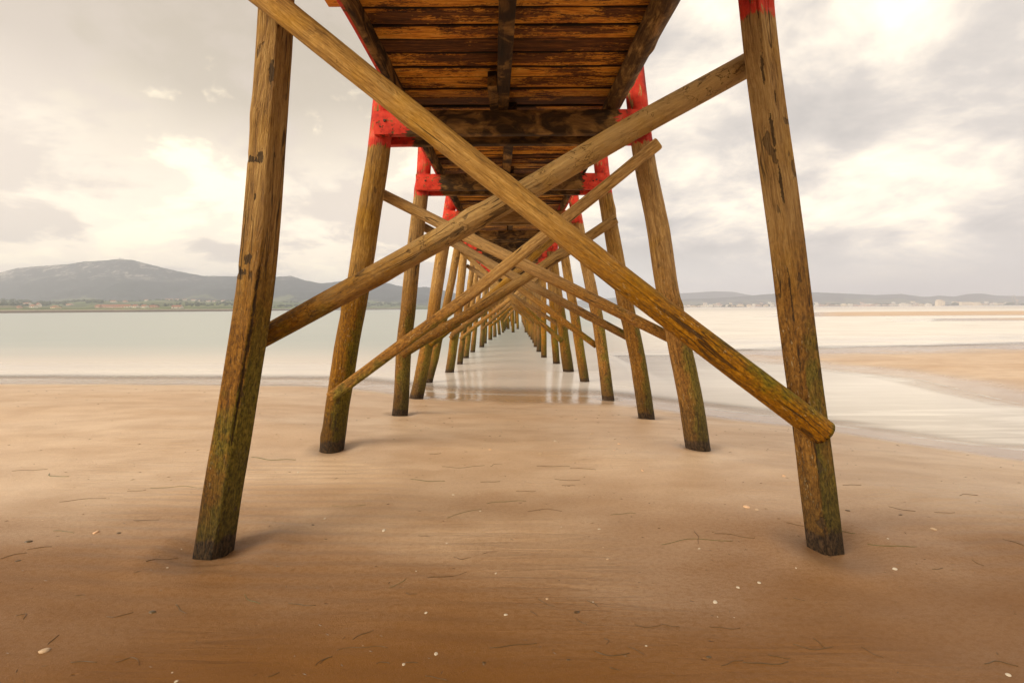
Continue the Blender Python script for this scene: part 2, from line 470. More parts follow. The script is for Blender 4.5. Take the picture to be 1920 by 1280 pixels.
def ground_z(x, y, detail=True):
    x = np.asarray(x, float); y = np.asarray(y, float)
    ys = smooth_interp(x, YS_X, YS_Y) + 0.35 * vnoise(x * 0.35, 3.3 + 0 * x) + 0.10 * vnoise(x * 1.7, 9.3 + 0 * x)
    d = ys - y
    up = np.interp(d, [0, 0.8, 2, 4, 6.7, 9.3, 15, 40], [0, .03, .12, .34, .54, .52, .62, 1.1])
    dn = np.interp(-d, [0, 0.5, 2.0, 4.0, 9.0, 30, 200, 1e5], [0, .02, .07, .14, .55, 1.4, 2.5, 4.0])
    z = np.where(d > 0, up, -dn)
    # spit on the right: land beyond a shallow channel
    xb = smooth_interp(y, [5, 9.6, 10.9, 15, 18.9, 22, 24.7, 26, 40], [13.0, 12.0, 11.8, 12.9, 11.2, 9.6, 10.2, 12, 22])
    yf = 24.6 + 0.16 * (x - 11.4)
    s = np.minimum((x - xb), (yf - y) * 0.5)
    s = np.minimum(s, (y - 4.0) * 0.6)
    s = s + 0.5 * fbm(x * 0.3, y * 0.3, 2)
    chan = -0.042 - 0.016 * np.clip(1 - np.abs(y - 14) / 6, 0, 1)
    inch = sstep(2.6, 5.0, x) * sstep(27.5, 23, y)
    z = np.where((inch > 0) & (d < 0), np.maximum(z, z * (1 - inch) + chan * inch), z)
    spit = np.where(s > 0, 0.20 * (1 - np.exp(-s / 4.0)), 0.05 * s)
    z = np.where(y > 4.0, np.maximum(z, np.clip(spit, -3, 1)), z)
    shm = sstep(0.12, 0.30, x / np.maximum(y, 1)) * sstep(18, 28, y)
    z = z * (1 - shm) + np.maximum(z, -0.34) * shm
    # far bars that dry out at low tide
    for (y0, y1, k0, hh) in ((72, 86, 0.90, .12), (108, 185, 0.60, .16)):
        ex = (x / np.maximum(y, 1) - k0) * y
        e = np.minimum(np.minimum((y - y0) - 0.0, (y1 - y)) * 1.0, ex * 0.22 - 0.0)
        e = e + 1.2 * vnoise(x * 0.06, y * 0.15)
        b = np.where(e > 0, hh * (1 - np.exp(-e / 3.0)), 0.12 * e)
        z = np.maximum(z, np.clip(b, -6, 1))
    if detail:
        near = np.exp(-(np.clip(y, 0, 60) / 14.0) ** 2)
        rpm = sstep(0.05, 0.45, vnoise(x * 0.45 + 4.1, y * 0.6 + 2.0) + 0.55 * np.exp(-((x + 2.3) / 1.1) ** 2 - ((y - 4.6) / 1.1) ** 2))
        z = z + near * rpm * 0.007 * np.sin(y * 42 + 3.2 * fbm(x * 0.9, y * 0.9, 3) + x * 2.0) * sstep(0.05, 0.25, z)
        z = z + near * (0.030 * fbm(x * 0.5, y * 0.7, 3) + 0.008 * fbm(x * 2.2, y * 4.5, 2)) * sstep(0.02, 0.25, z)
    z = z + WATER_Z
    for (px, py, r, dp) in PITS:
        q = np.sqrt((x - px) ** 2 + ((y - py) * 1.0) ** 2) / r
        z = z - dp * np.exp(-(q / 0.8) ** 4) + dp * 0.35 * np.exp(-((q - 1.35) / 0.35) ** 2)
    return z


def gz(x, y):
    return float(ground_z(np.array([x]), np.array([y]))[0])


# ------------------------------------------------------------------ logs
def make_log(name, pts, radii, parent, seed, seg=20, step=0.06, rough=0.05, facets=0, knots=3, wobble=0.01,
             paint_z=99.0, foot_z=-9.0, chips=0.6, peel=0.3, square=0.0, crack=None, mat=None, scars=(), darken=0.0, flaky=0.6, pale=0.0):
    """tapered, slightly crooked log along the polyline pts (world), as one mesh whose own Z runs along the grain"""
    rs = random.Random(seed)
    p0, p1 = Vector(pts[0]), Vector(pts[-1])
    ax = (p1 - p0).normalized()
    yv = Vector((0, 1, 0)); yv = (yv - ax * yv.dot(ax)).normalized()
    xv = yv.cross(ax).normalized()
    Mw = Matrix((xv, yv, ax)).transposed()
    Mi = Mw.transposed()
    loc = [Mi @ (Vector(p) - p0) for p in pts]
    zs = [l.z for l in loc]
    L = zs[-1]
    n = max(6, int(L / step))
    zz = np.linspace(0, L, n + 1)
    def sm(vals):
        # soften the polyline corners
        acc = 0; w = 0
        for o in (-.25, -.12, 0, .12, .25):
            acc = acc + np.interp(np.clip(zz + o, 0, L) if True else zz, zs, vals); w += 1
        return acc / w
    cx = sm([l.x for l in loc]); cy = sm([l.y for l in loc]); rr = np.interp(zz, zs, radii)
    sx = rs.random() * 100; sy = rs.random() * 100
    cx = cx + wobble * 2 * (vnoise(zz * 1.3 + sx, zz * 0 + 1.5))
    cy = cy + wobble * 2 * (vnoise(zz * 1.3 + sy, zz * 0 + 4.5))
    th = np.linspace(0, 2 * math.pi, seg, endpoint=False)
    T, Z = np.meshgrid(th, zz)
    rad = np.repeat(rr[:, None], seg, 1)
    if facets:
        ph = rs.random() * 6.28 if crack is None else crack[0]
        a = (T - ph) % (2 * math.pi / facets) - math.pi / facets
        poly = math.cos(math.pi / facets) / np.cos(a)
        rad = rad * (0.10 + 0.90 * np.minimum(poly, 0.975) * 1.06)
    if square:
        a = (T + math.pi / 4) % (math.pi / 2) - math.pi / 4
        q = np.minimum(0.86 / np.cos(a), 1.06)
        rad = rad * ((1 - square) + square * q)
    nn = vnoise(np.cos(T) * 1.6 + sx, Z * 1.7 + np.sin(T) * 1.6 + sy) * 2 * rough
    nn = nn + vnoise(np.cos(T) * 5 + sy, Z * 2.4 + np.sin(T) * 5 + sx) * rough
    nn = nn + vnoise(np.cos(T) * 11 + sy, Z * 7.0 + np.sin(T) * 11 + sx) * rough * 0.45
    rad = rad * (1 + nn)
    for k in range(knots):
        kz = rs.uniform(0.05, 0.95) * L; kt = rs.uniform(0, 6.28)
        dt = np.abs((T - kt + math.pi) % (2 * math.pi) - math.pi)
        rad = rad + rr.mean() * rs.uniform(0.06, 0.16) * np.exp(-((Z - kz) / 0.09) ** 2 - (dt / 0.45) ** 2)
    if crack is not None:
        # long open check along the log; crack = (angle, width, depth)
        ca, cw, cdp = crack
        cl = ca + 0.05 * vnoise(Z * 2.0 + sx, Z * 0)
        dt = np.abs((T - cl + math.pi) % (2 * math.pi) - math.pi)
        md = sstep(-0.12, 0.12, vnoise(Z * 1.6 + sy, Z * 0 + 2.2) + 0.06)
        rad = rad - cdp * md * np.exp(-(dt / cw) ** 2)
    seam = np.zeros_like(rad)
    if crack is not None: seam = md * np.exp(-(dt / (cw * 1.1)) ** 2)
    scar = np.zeros_like(rad)
    for (kz, kt, hz, ht) in scars:
        dts = (T - kt + math.pi) % (2 * math.pi) - math.pi
        scar = np.maximum(scar, np.exp(-np.abs((Z - kz) / hz) ** 3 - np.abs(dts / ht) ** 3))
        rad = rad - 0.006 * np.exp(-np.abs((Z - kz) / hz) ** 4 - np.abs(dts / ht) ** 4)
    X = cx[:, None] + np.cos(T) * rad
    Y = cy[:, None] + np.sin(T) * rad
    verts = np.stack([X, Y, Z], -1).reshape(-1, 3)
    faces = []
    for i in range(n):
        for j in range(seg):
            a = i * seg + j; b = i * seg + (j + 1) % seg
            faces.append((a, b, b + seg, a + seg))
    faces.append(tuple(range(seg - 1, -1, -1)))
    faces.append(tuple(n * seg + j for j in range(seg)))
    me = mesh(name, verts, faces)
    sm_ = [True] * len(me.polygons); sm_[-1] = sm_[-2] = False
    me.polygons.foreach_set('use_smooth', sm_)
    fattr(me, 'seam', seam.ravel()); fattr(me, 'scar', scar.ravel())
    o = link(name, me, mat or M_LOG, parent)
    o.matrix_local = Matrix.Translation(p0) @ Mw.to_4x4()
    o['paint_z'] = float(paint_z); o['foot_z'] = float(foot_z); o['chips'] = float(chips); o['peel'] = float(peel); o['darken'] = float(darken); o['flaky'] = float(flaky); o['pale'] = float(pale)
    return o


def beam(name, c, size, parent, mat, seed, props, yaw=0.0, pitch=0.0, sub=14, rough=0.006):
    """sawn beam with worn edges; long axis = the largest of size"""
    rs = random.Random(seed)
    bm = bmesh.new()
    bmesh.ops.create_cube(bm, size=1.0)
    bmesh.ops.scale(bm, vec=size, verts=bm.verts)
    la = max(range(3), key=lambda i: size[i])
    long_edges = [e for e in bm.edges if abs(abs((e.verts[0].co - e.verts[1].co)[la]) - size[la]) < 1e-5]
    bmesh.ops.bevel(bm, geom=bm.edges[:], offset=min(size) * 0.10, segments=2, affect='EDGES', profile=0.6)
    le = [e for e in bm.edges if abs((e.verts[0].co - e.verts[1].co)[la]) > size[la] * 0.7]
    bmesh.ops.subdivide_edges(bm, edges=le, cuts=sub)
    o1 = rs.random() * 90
    for v in bm.verts:
        q = v.co[la]
        k = mn.noise(Vector((q * 2.1 + o1, v.co[(la + 1) % 3] * 5, v.co[(la + 2) % 3] * 5)))
        k2 = mn.noise(Vector((q * 7 + o1, v.co[(la + 1) % 3] * 25, v.co[(la + 2) % 3] * 25 + 5)))
        v.co[(la + 1) % 3] += rough * (k * 1.5 + k2 * 0.7)
        v.co[(la + 2) % 3] += rough * (k2 + k * 0.6)
    me = bpy.data.meshes.new(name)
    bm.to_mesh(me); bm.free()
    me.polygons.foreach_set('use_smooth', [True] * len(me.polygons))
    try:
        me.set_sharp_from_angle(angle=R(38))
    except Exception:
        pass
    o = link(name, me, mat, parent)
    o.location = c
    o.rotation_euler = (pitch, 0, yaw)
    for k, v in props.items(): o[k] = float(v)
    return o


# ------------------------------------------------------------------ the pier
DECK_Z = CAM_H + 2.55
CAP_T, CAP_B = CAM_H + 2.335, CAM_H + 2.06

pier = empty('pier', (0, 0, 0))
tag(pier, 'long timber pier on slanted log legs with crossed braces and red painted caps', 'pier')

# bents: depth, left pile pixels, right pile pixels (foot first), radii foot/top
BENTS = [
    (3.53, [(397, 1045), (440, 790), (474, 580), (492, 400), (503, 250), (517, 20), (523, -120)],
           [(1546, 1027), (1516, 780), (1494, 620), (1470, 420), (1439, 200), (1418, 20), (1402, -120)], (.136, .113), (.122, .108)),
    (6.10, [(622, 836), (652, 650), (670, 540), (690, 420), (713, 265), (728, 130), (735, 60)],
           [(1309, 836), (1276, 654), (1250, 544), (1235, 440), (1214, 320), (1203, 262), (1188, 140), (1178, 60)], (.15, .128), (.15, .122)),
    (8.80, [(750, 774), (757, 661), (767, 552), (784, 411), (792, 345), (799, 255)],
           [(1213, 783), (1199, 692), (1180, 599), (1159, 505), (1144, 411), (1132, 345), (1120, 255)], (.145, .12), (.15, .125)),
    (12.0, [(782, 737), (811, 599), (830, 474), (843, 400), (852, 330)],
           [(1140, 742), (1121, 599), (1099, 499), (1080, 400), (1068, 330)], (.165, .14), (.15, .125)),
    (15.0, [(804, 716), (835, 585), (852, 500), (864, 430), (872, 380)],
           [(1097, 719), (1079, 599), (1057, 474), (1047, 420), (1040, 380)], (.13, .11), (.15, .13)),
    (17.4, [(842, 703), (858, 599), (869, 474), (874, 440), (880, 410)],
           [(1067, 703), (1050, 585), (1034, 470), (1030, 440), (1025, 410)], (.16, .14), (.20, .16)),
]
GEN = [(19.9, 861, 1044), (22.4, 872, 1020), (25.4, 885, 1011), (28.6, 903, 1005), (31.8, 909, 1002), (35.2, 919, 997),
       (38.6, 928, 994), (42.0, 937, 991), (45.5, 944, 988), (49.0, 946, 987), (53.0, 948, 986), (57.5, 950, 984), (62.0, 951, 983), (67.0, 953, 982), (72.0, 954, 981), (78.0, 955, 980), (84.0, 956, 979)]
for (d, ul, ur) in GEN:
    top_l = 960 - 1.50 * F_PX / d * 0.98
    top_r = 960 + 1.46 * F_PX / d * 0.98
    vt = 577 - 2.85 * F_PX / d
    vf = 577 + 2.55 * F_PX / d
    ja, jb = (d * 7.3 % 1) - .5, (d * 3.1 % 1) - .5
    rA, rB = .135 + .05 * ja, .14 + .06 * jb
    top_l += ja * 60 / d; top_r += jb * 60 / d
    BENTS.append((d, [(ul, vf), ((ul + top_l) / 2 - 1, (vf + vt) / 2), (top_l, vt)],
                  [(ur, vf), ((ur + top_r) / 2 + 1, (vf + vt) / 2), (top_r, vt)], (rA, rA * .85), (rB, rB * .85)))

BRACES = {   # bent index: (front brace pixels, radii, square), (back brace pixels, ...)
    0: (((468, -29), (560, 45), (961, 364), (1250, 588), (1543, 811)), (.086, .082, .080, .086, .092), 0.0,
        ((462, 648), (497, 629), (700, 518), (961, 372), (1200, 232), (1424, 110)), (.074, .078, .084, .086, .088, .088), 0.0),
    1: (((620, 744), (900, 538), (1233, 271)), (.072, .077, .080), 0.75,
        ((704, 358), (1000, 505), (1296, 652)), (.070, .078, .075), 0.2),
    2: (((753, 664), (960, 538), (1154, 411)), (.085, .09, .085), 0.0,
        ((792, 424), (980, 527), (1182, 634)), (.08, .085, .08), 0.5),
    3: (((806, 646), (930, 545), (1070, 418)), (.09, .09, .09), 0.3,
        ((826, 430), (960, 530), (1118, 648)), (.085, .09, .085), 0.6),
    4: (((846, 630), (950, 548), (1052, 468)), (.075, .08, .075), 0.0,
        ((846, 452), (950, 548), (1054, 640)), (.085, .085, .085), 0.4),
}

SCARS = (((2.62, -1.75, .045, .30), (2.52, -2.2, .02, .55), (3.32, -1.45, .05, .22), (3.30, -1.9, .02, .5), (3.9, -1.15, .09, .16), (3.05, -1.6, .03, .1)),
         ((3.05, -1.95, .16, .07), (3.42, -2.0, .14, .09), (3.85, -2.1, .12, .08), (2.3, -2.2, .2, .06), (3.65, -1.5, .05, .06), (1.85, -2.15, .12, .05)))
for i, (d, pl, pr_, rl, rrr) in enumerate(BENTS):
    fine = i < 3
    for side, pix, rads in ((0, pl, rl), (1, pr_, rrr)):
        pts = [PY(u, v, d) for (u, v) in pix]
        f0 = pts[0]
        g = gz(f0.x, f0.y)
        dirn = (pts[1] - pts[0]).normalized()
        buried = 0.35 if i < 4 else 0.6
        zb = min(g, f0.z) - buried
        foot = f0 + dirn * ((zb - f0.z) / dirn.z)
        pts = [foot] + pts[1:]
        zs = [p.z for p in pts]
        rads_ = [rads[0] + (rads[1] - rads[0]) * (z - zs[0]) / (zs[-1] - zs[0]) for z in zs]
        pz = CAM_H + 2.04 - 0.05 * ((i * 7 + side * 3) % 4) / 2 + (0.30 if (i == 0 and side == 0) else 0)
        if i == 0 and side == 1: pz = CAM_H + 2.0
        kw = {}
        if i == 0:
            kw = dict(facets=5, crack=(-1.0 if side == 0 else -2.0, 0.055, 0.022), chips=0.8, peel=0.25,
                      scars=SCARS[side], flaky=0.15, rough=0.018, knots=2, wobble=.006)
        else:
            kw = dict(rough=0.055, wobble=0.016, chips=0.55, peel=0.2, knots=5)
        o = make_log('pile', pts, rads_, pier, 100 + i * 2 + side, seg=(72 if i == 0 else 40 if i < 3 else 20),
                     step=(0.025 if i == 0 else 0.04 if i < 3 else 0.12), paint_z=pz, foot_z=max(g, WATER_Z), **kw)
        if i == 0:
            o['label'] = 'squared-off pile with a long dark crack down its face'
        if i < 4: PITS.append((float(f0.x) + .05, float(f0.y) - .02, 0.33 if i == 0 else 0.28, 0.045 if i == 0 else 0.03))
    # braces
    if i in BRACES:
        fp, fr, fsq, bp, br, bsq = BRACES[i]
        yf, yb = d - (0.225 if i == 0 else 0.22), d + (0.205 if i == 0 else 0.21)
        a = [PY(u, v, yf) for (u, v) in fp]; b = [PY(u, v, yb) for (u, v) in bp]
    else:
        yf, yb = d - 0.20, d + 0.20
        xl, xr = PY(pl[0][0], 600, d).x, PY(pr_[0][0], 600, d).x
        j = (i * 37 % 11) / 11 - 0.5
        a = [Vector((xl + .05, yf, CAM_H - 1.15 + j * .3)), Vector((1.62, yf, CAM_H + 1.75 + j * .2))]
        b = [Vector((-1.62, yb, CAM_H + 1.6 - j * .2)), Vector((xr - .03, yb, CAM_H - 0.95 + j * .4))]
        fr = (.075, .075); br = (.075, .075); fsq = bsq = 0.3
    make_log('cross_brace', a, fr, pier, 300 + i * 2, seg=(56 if i == 0 else 32 if i < 3 else 16), step=(0.03 if i == 0 else 0.05 if i < 3 else 0.15),
             rough=0.022, knots=4, wobble=0.006, chips=0.25, peel=0.25, square=fsq, flaky=.35)
    make_log('cross_brace', b, br, pier, 301 + i * 2, seg=(56 if i == 0 else 32 if i < 3 else 16), step=(0.03 if i == 0 else 0.05 if i < 3 else 0.15),
             rough=0.022, knots=4, wobble=0.006, chips=(0.7 if i == 0 else .2), peel=(1.0 if i == 0 else 0.3), square=bsq, pale=(.55 if i == 0 else .2), flaky=.4)

# inner piles carry the wider head at the far end of the pier
for (d_, x_) in ((45.8, 0.02), (45.6, 1.25), (53.3, -0.5), (53.2, .55), (62.3, -.1), (72.2, .45), (84.2, -.3)):
    make_log('pile', [Vector((x_ + .12, d_, -1.6)), Vector((x_, d_, CAM_H + 2.3))], (.15, .13), pier, int(900 + d_ * 10 + x_ * 7), seg=14, step=.3, paint_z=99, foot_z=WATER_Z)
for (d_, z_) in ((53.0, CAM_H + 1.1), (62.0, CAM_H + .7), (72.0, CAM_H + 1.2), (84.0, CAM_H + .5)):
    make_log('cross_beam', [Vector((-1.9, d_ - .3, z_)), Vector((1.9, d_ - .3, z_ + .08))], (.14, .14), pier, int(d_ * 3), seg=14, step=.3, square=.6, darken=.6)

# one more pair of piles behind the camera carries the landward end of the deck
for sx in (-1, 1):
    make_log('pile', [Vector((sx * 2.2, 0.55, -0.4)), Vector((sx * 1.52, 0.55, CAM_H + 2.9))], (.13, .11), pier, 60 + sx, seg=20, step=.1,
             paint_z=CAM_H + 2.1, foot_z=0)

# cap beams clamp the piles front and back
depths = [0.55] + [b[0] for b in BENTS]
for i, d in enumerate(depths):
    hh = CAP_T - CAP_B
    half = 1.64 if i != 3 else 1.67
    if d > 18: half = 1.60
    for k, s in enumerate((-1, 1)):
        if i == 1 and s == 1: continue      # the first bent has its cap on the near side only
        j = ((i * 13 + k * 5) % 7) / 7 - 0.5
        beam('cap_beam', (0.01 + j * .03, d + s * (0.165 if i != 1 else 0.23), (CAP_T + CAP_B) / 2 + (0 if k == 0 else -0.012)),
             (2 * half + (0 if k == 0 else -.06), 0.105, hh), pier, M_CAP, 500 + i * 2 + k,
             dict(paint_x=1.25 + 0.05 * j if i < 7 else 1.2, soot=(0.95 if i not in (4, ) else .35), flake=.60), sub=20)
    # bolts through the caps
    if 1 <= i <= 3:
        for sx in (-1, 1):
            bm = bmesh.new()
            bmesh.ops.create_cone(bm, segments=10, radius1=.018, radius2=.014, depth=.02, cap_ends=True)
            bmesh.ops.rotate(bm, verts=bm.verts, matrix=Matrix.Rotation(R(90), 3, 'X'))
            me = bpy.data.meshes.new('bolt_head'); bm.to_mesh(me); bm.free()
            o = link('bolt_head', me, M_IRON, pier, (sx * 1.49, d - 0.165 - 0.06, (CAP_T + CAP_B) / 2 + .02))

# stringers, one run per bay
for i in range(len(depths) - 1):
    y0, y1 = depths[i], depths[i + 1]
    ln = y1 - y0
    ym = (y0 + y1) / 2
    zc = (CAP_T + 0.004 + DECK_Z - 0.004) / 2
    hh = DECK_Z - CAP_T - 0.008
    j = ((i * 29) % 13) / 13 - 0.5
    beam('stringer', (-1.275 + .01 * j, ym, zc), (0.082, ln - .004, hh), pier, M_STR, 700 + i,
         dict(paint_side=-1.0, soot=1.0, flake=0.62), sub=10)
    if i < 2:
        # the right hand stringer of the first bays is a round log, flattened on top
        a = Vector((1.235, y0 + .003, CAM_H + 2.435)); b = Vector((1.228, y1 - .003, CAM_H + 2.43))
        o = make_log('stringer', [a, b], (.105, .10), pier, 720 + i, seg=36, step=.06, rough=.03, square=.35, chips=.1, peel=.1, wobble=.004, darken=.85)
    else:
        beam('stringer', (1.25 - .01 * j, ym, zc), (0.10, ln - .004, hh), pier, M_STR, 740 + i,
             dict(paint_side=(1.0 if i % 2 else -1.0), soot=1.0, flake=0.60), sub=10)
    xa = (0.02, -0.09)[1]
    yaw = (math.atan2(0.10, ln) if i < 3 else 0.03 * j)
    beam('stringer', (-0.035 + .06 * j + (0.0 if i else 0), ym, zc - .012), (0.135, ln - .02, hh - .024), pier, M_STR, 760 + i,
         dict(paint_side=0.0, soot=1.0, flake=0.6), yaw=yaw, sub=10)
    if i == 1:   # short spliced length beside the middle stringer
        beam('stringer', (-0.19, y1 - 0.42, zc - .03), (0.10, 0.82, hh - .05), pier, M_STR, 781, dict(paint_side=0, soot=1.0, flake=.6), sub=6)

# deck planks: one part with all its boards, worn to rounded edges with soot in the joints
vs, fs, tone, edge = [], [], [], []
y = -2.2
rs = random.Random(21)
seq = 0
while y < 86:
    w = rs.choice((.17, .20, .23, .26, .28))
    xl = -1.325 - rs.uniform(0, .02); xr = 1.315 + rs.uniform(0, .02)
    if y < 4.30: xl = -1.50 - rs.uniform(0, .07)
    z0 = DECK_Z + rs.choice((0, .004, .012, .020)); z1 = DECK_Z + 0.075
    t = rs.choice((.05, .12, .2, .3, .45, .62, .8, .97))
    nseg = 18 if y < 12 else 1
    b0 = len(vs)
    for q in range(nseg + 1):
        x = xl + (xr - xl) * q / nseg
        dx = [mn.noise(Vector((x * 2, y * 9, s))) for s in (1, 2, 3, 4)]
        ya, yb = y + .002, y + w - .002
        ra, rb_ = .016 + .010 * dx[0], .016 + .010 * dx[2]
        for (yy, z_, e) in ((ya, DECK_Z + .045, 1), (ya + ra * .4, z0 + .012, .9), (ya + ra + .012, z0 + .004 * dx[1], 0), (yb - rb_ - .012, z0 + .004 * dx[3], 0),
                            (yb - rb_ * .4, z0 + .012, .9), (yb, DECK_Z + .045, 1), (yb, z1, 0), (ya, z1, 0)):
            vs.append((x, yy, z_)); tone.append(t); edge.append(e)
    for q in range(nseg):
        a = b0 + q * 8
        for s_ in range(8):
            fs.append((a + s_, a + 8 + s_, a + 8 + (s_ + 1) % 8, a + (s_ + 1) % 8))
    fs.append(tuple(b0 + k for k in range(8))); e_ = b0 + nseg * 8
    fs.append(tuple(e_ + 7 - k for k in range(8)))
    y += w
me = mesh('deck', vs, fs)
fattr(me, 'tone', tone); fattr(me, 'edge', edge)
deck = link('deck', me, M_PLANK, pier)

# ------------------------------------------------------------------ beach and sea sheets
ty = np.concatenate([np.linspace(-40, -6, 18)[:-1], np.linspace(-6, 1.2, 40)[:-1], np.arange(1.2, 6.6, 0.035), np.arange(6.6, 17, 0.07)])
yy = ty[-1]; ext = []
stp = 0.08
while yy < 9000:
    stp *= 1.022 if yy < 300 else 1.09
    yy += stp; ext.append(yy)
ty = np.concatenate([ty, ext])
tt = np.linspace(-1, 1, 521)
sx_ = np.sign(tt) * (0.42 * np.abs(tt) + 0.58 * np.abs(tt) ** 2.2)


def fan(ty, sx_):
    W = 1.75 * np.sqrt((np.maximum(ty, -6) + 2) ** 2 + 60)
    X = W[:, None] * sx_[None, :]
    Y = np.repeat(ty[:, None], len(sx_), 1)
    return X, Y


def grid_mesh(name, X, Y, Z):
    nr, nc = X.shape
    co = np.stack([X, Y, Z], -1).reshape(-1, 3)
    idx = np.arange(nr * nc).reshape(nr, nc)
    q = np.stack([idx[:-1, :-1], idx[:-1, 1:], idx[1:, 1:], idx[1:, :-1]], -1).reshape(-1, 4)
    me = bpy.data.meshes.new(name)
    me.vertices.add(len(co)); me.vertices.foreach_set('co', co.ravel())
    me.loops.add(q.size); me.loops.foreach_set('vertex_index', q.ravel().astype(np.int32))
    me.polygons.add(len(q)); me.polygons.foreach_set('loop_start', np.arange(0, q.size, 4, dtype=np.int32))
    try: me.polygons.foreach_set('loop_total', np.full(len(q), 4, dtype=np.int32))
    except Exception: pass
    me.polygons.foreach_set('use_smooth', np.ones(len(q), dtype=bool))
    me.update(calc_edges=True)
    return me


X, Y = fan(ty, sx_)
Z = ground_z(X, Y)
bme = grid_mesh('beach', X, Y, Z)
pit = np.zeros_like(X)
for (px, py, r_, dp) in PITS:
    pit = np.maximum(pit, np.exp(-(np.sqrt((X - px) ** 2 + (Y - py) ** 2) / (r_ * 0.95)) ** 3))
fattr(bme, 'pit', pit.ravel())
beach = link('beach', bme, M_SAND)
tag(beach, kind='structure')
ty2 = ty[ty > 2.0]
X2, Y2 = fan(ty2, sx_)
Z2 = ground_z(X2, Y2)
wm = grid_mesh('sea', X2, Y2, np.full_like(X2, WATER_Z))
fattr(wm, 'depth', (WATER_Z - Z2).ravel())
mk = sstep(3.2, 7.0, X2) * sstep(30, 22, Y2)
mk = np.maximum(mk, sstep(0.14, 0.40, X2 / np.maximum(Y2, 1)) * sstep(20, 26, Y2) * sstep(420, 150, Y2))
fattr(wm, 'milk_sheen', mk.ravel())
sea = link('sea', wm, M_WATER)
tag(sea, kind='structure')


# ------------------------------------------------------------------ things on the sand
def on_sand(u, v):
    p = PZ(u, v, 0.0)
    for _ in range(12):
        z = gz(p.x, p.y)
        p = PZ(u, v, z)
    return Vector((p.x, p.y, gz(p.x, p.y)))


def C5(x, y): return (x / 2.56, 780 + y / 2.56)
def C6(x, y): return (600 + x / 2.56, 780 + y / 2.56)
def C7(x, y): return (1240 + x / 2.56, 780 + y / 2.56)


def weed_mat(name, a, b):
    t = NT(name)
    co = t.n('ShaderNodeTexCoord').outputs['Object']
    n = t.noise(co, 30, 4)
    return t.out(t.mix(n, a, b), 0.4, t.bump(n, .002, .5))


M_WEED = {'dark': weed_mat('dark_seaweed', (.050, .030, .010), (.12, .072, .024)),
          'green': weed_mat('green_seaweed', (.05, .065, .015), (.12, .125, .035)),
          'brown': weed_mat('brown_seaweed', (.05, .028, .010), (.12, .065, .022))}


def shell_mat(name, a, b):
    t = NT(name)
    co = t.n('ShaderNodeTexCoord').outputs['Object']
    n = t.noise(co, 60, 4)
    w = t.n('ShaderNodeTexWave', {'Vector': co, 'Scale': 40.0, 'Distortion': 2.0}).outputs['Fac']
    return t.out(t.mix(t.math('MULTIPLY', t.math('ADD', n, w), 0.5), a, b), 0.45, t.bump(w, .001, .5))


M_SHELL = {'white': shell_mat('white_shell', (.48, .41, .31), (.74, .67, .56)),
           'orange': shell_mat('orange_shell', (.62, .30, .13), (.80, .62, .42)),
           'tan': shell_mat('tan_shell', (.42, .28, .16), (.66, .50, .34))}


def zone(u, v):
    if v > 1040:
        if u < 400: return 'in the left foreground'
        if u < 800: return 'in the foreground left of centre'
        if u < 1200: return 'in the foreground at centre'
        if u < 1545: return 'in the foreground right of centre'
        return 'in the right foreground'
    if u < 400: return 'left of the near left pile'
    if u < 700: return 'just right of the near left pile'
    if u < 1000: return 'between the piles left of centre'
    if u < 1300: return 'between the piles right of centre'
    if u < 1520: return 'just left of the near right pile'
    return 'right of the near right pile'


ORD = ['nearest', 'second nearest', 'third nearest', 'fourth nearest', 'fifth nearest', 'sixth nearest', 'seventh nearest', 'eighth nearest',
       'ninth nearest', 'tenth nearest', 'eleventh nearest', 'twelfth nearest']
ORDC = []

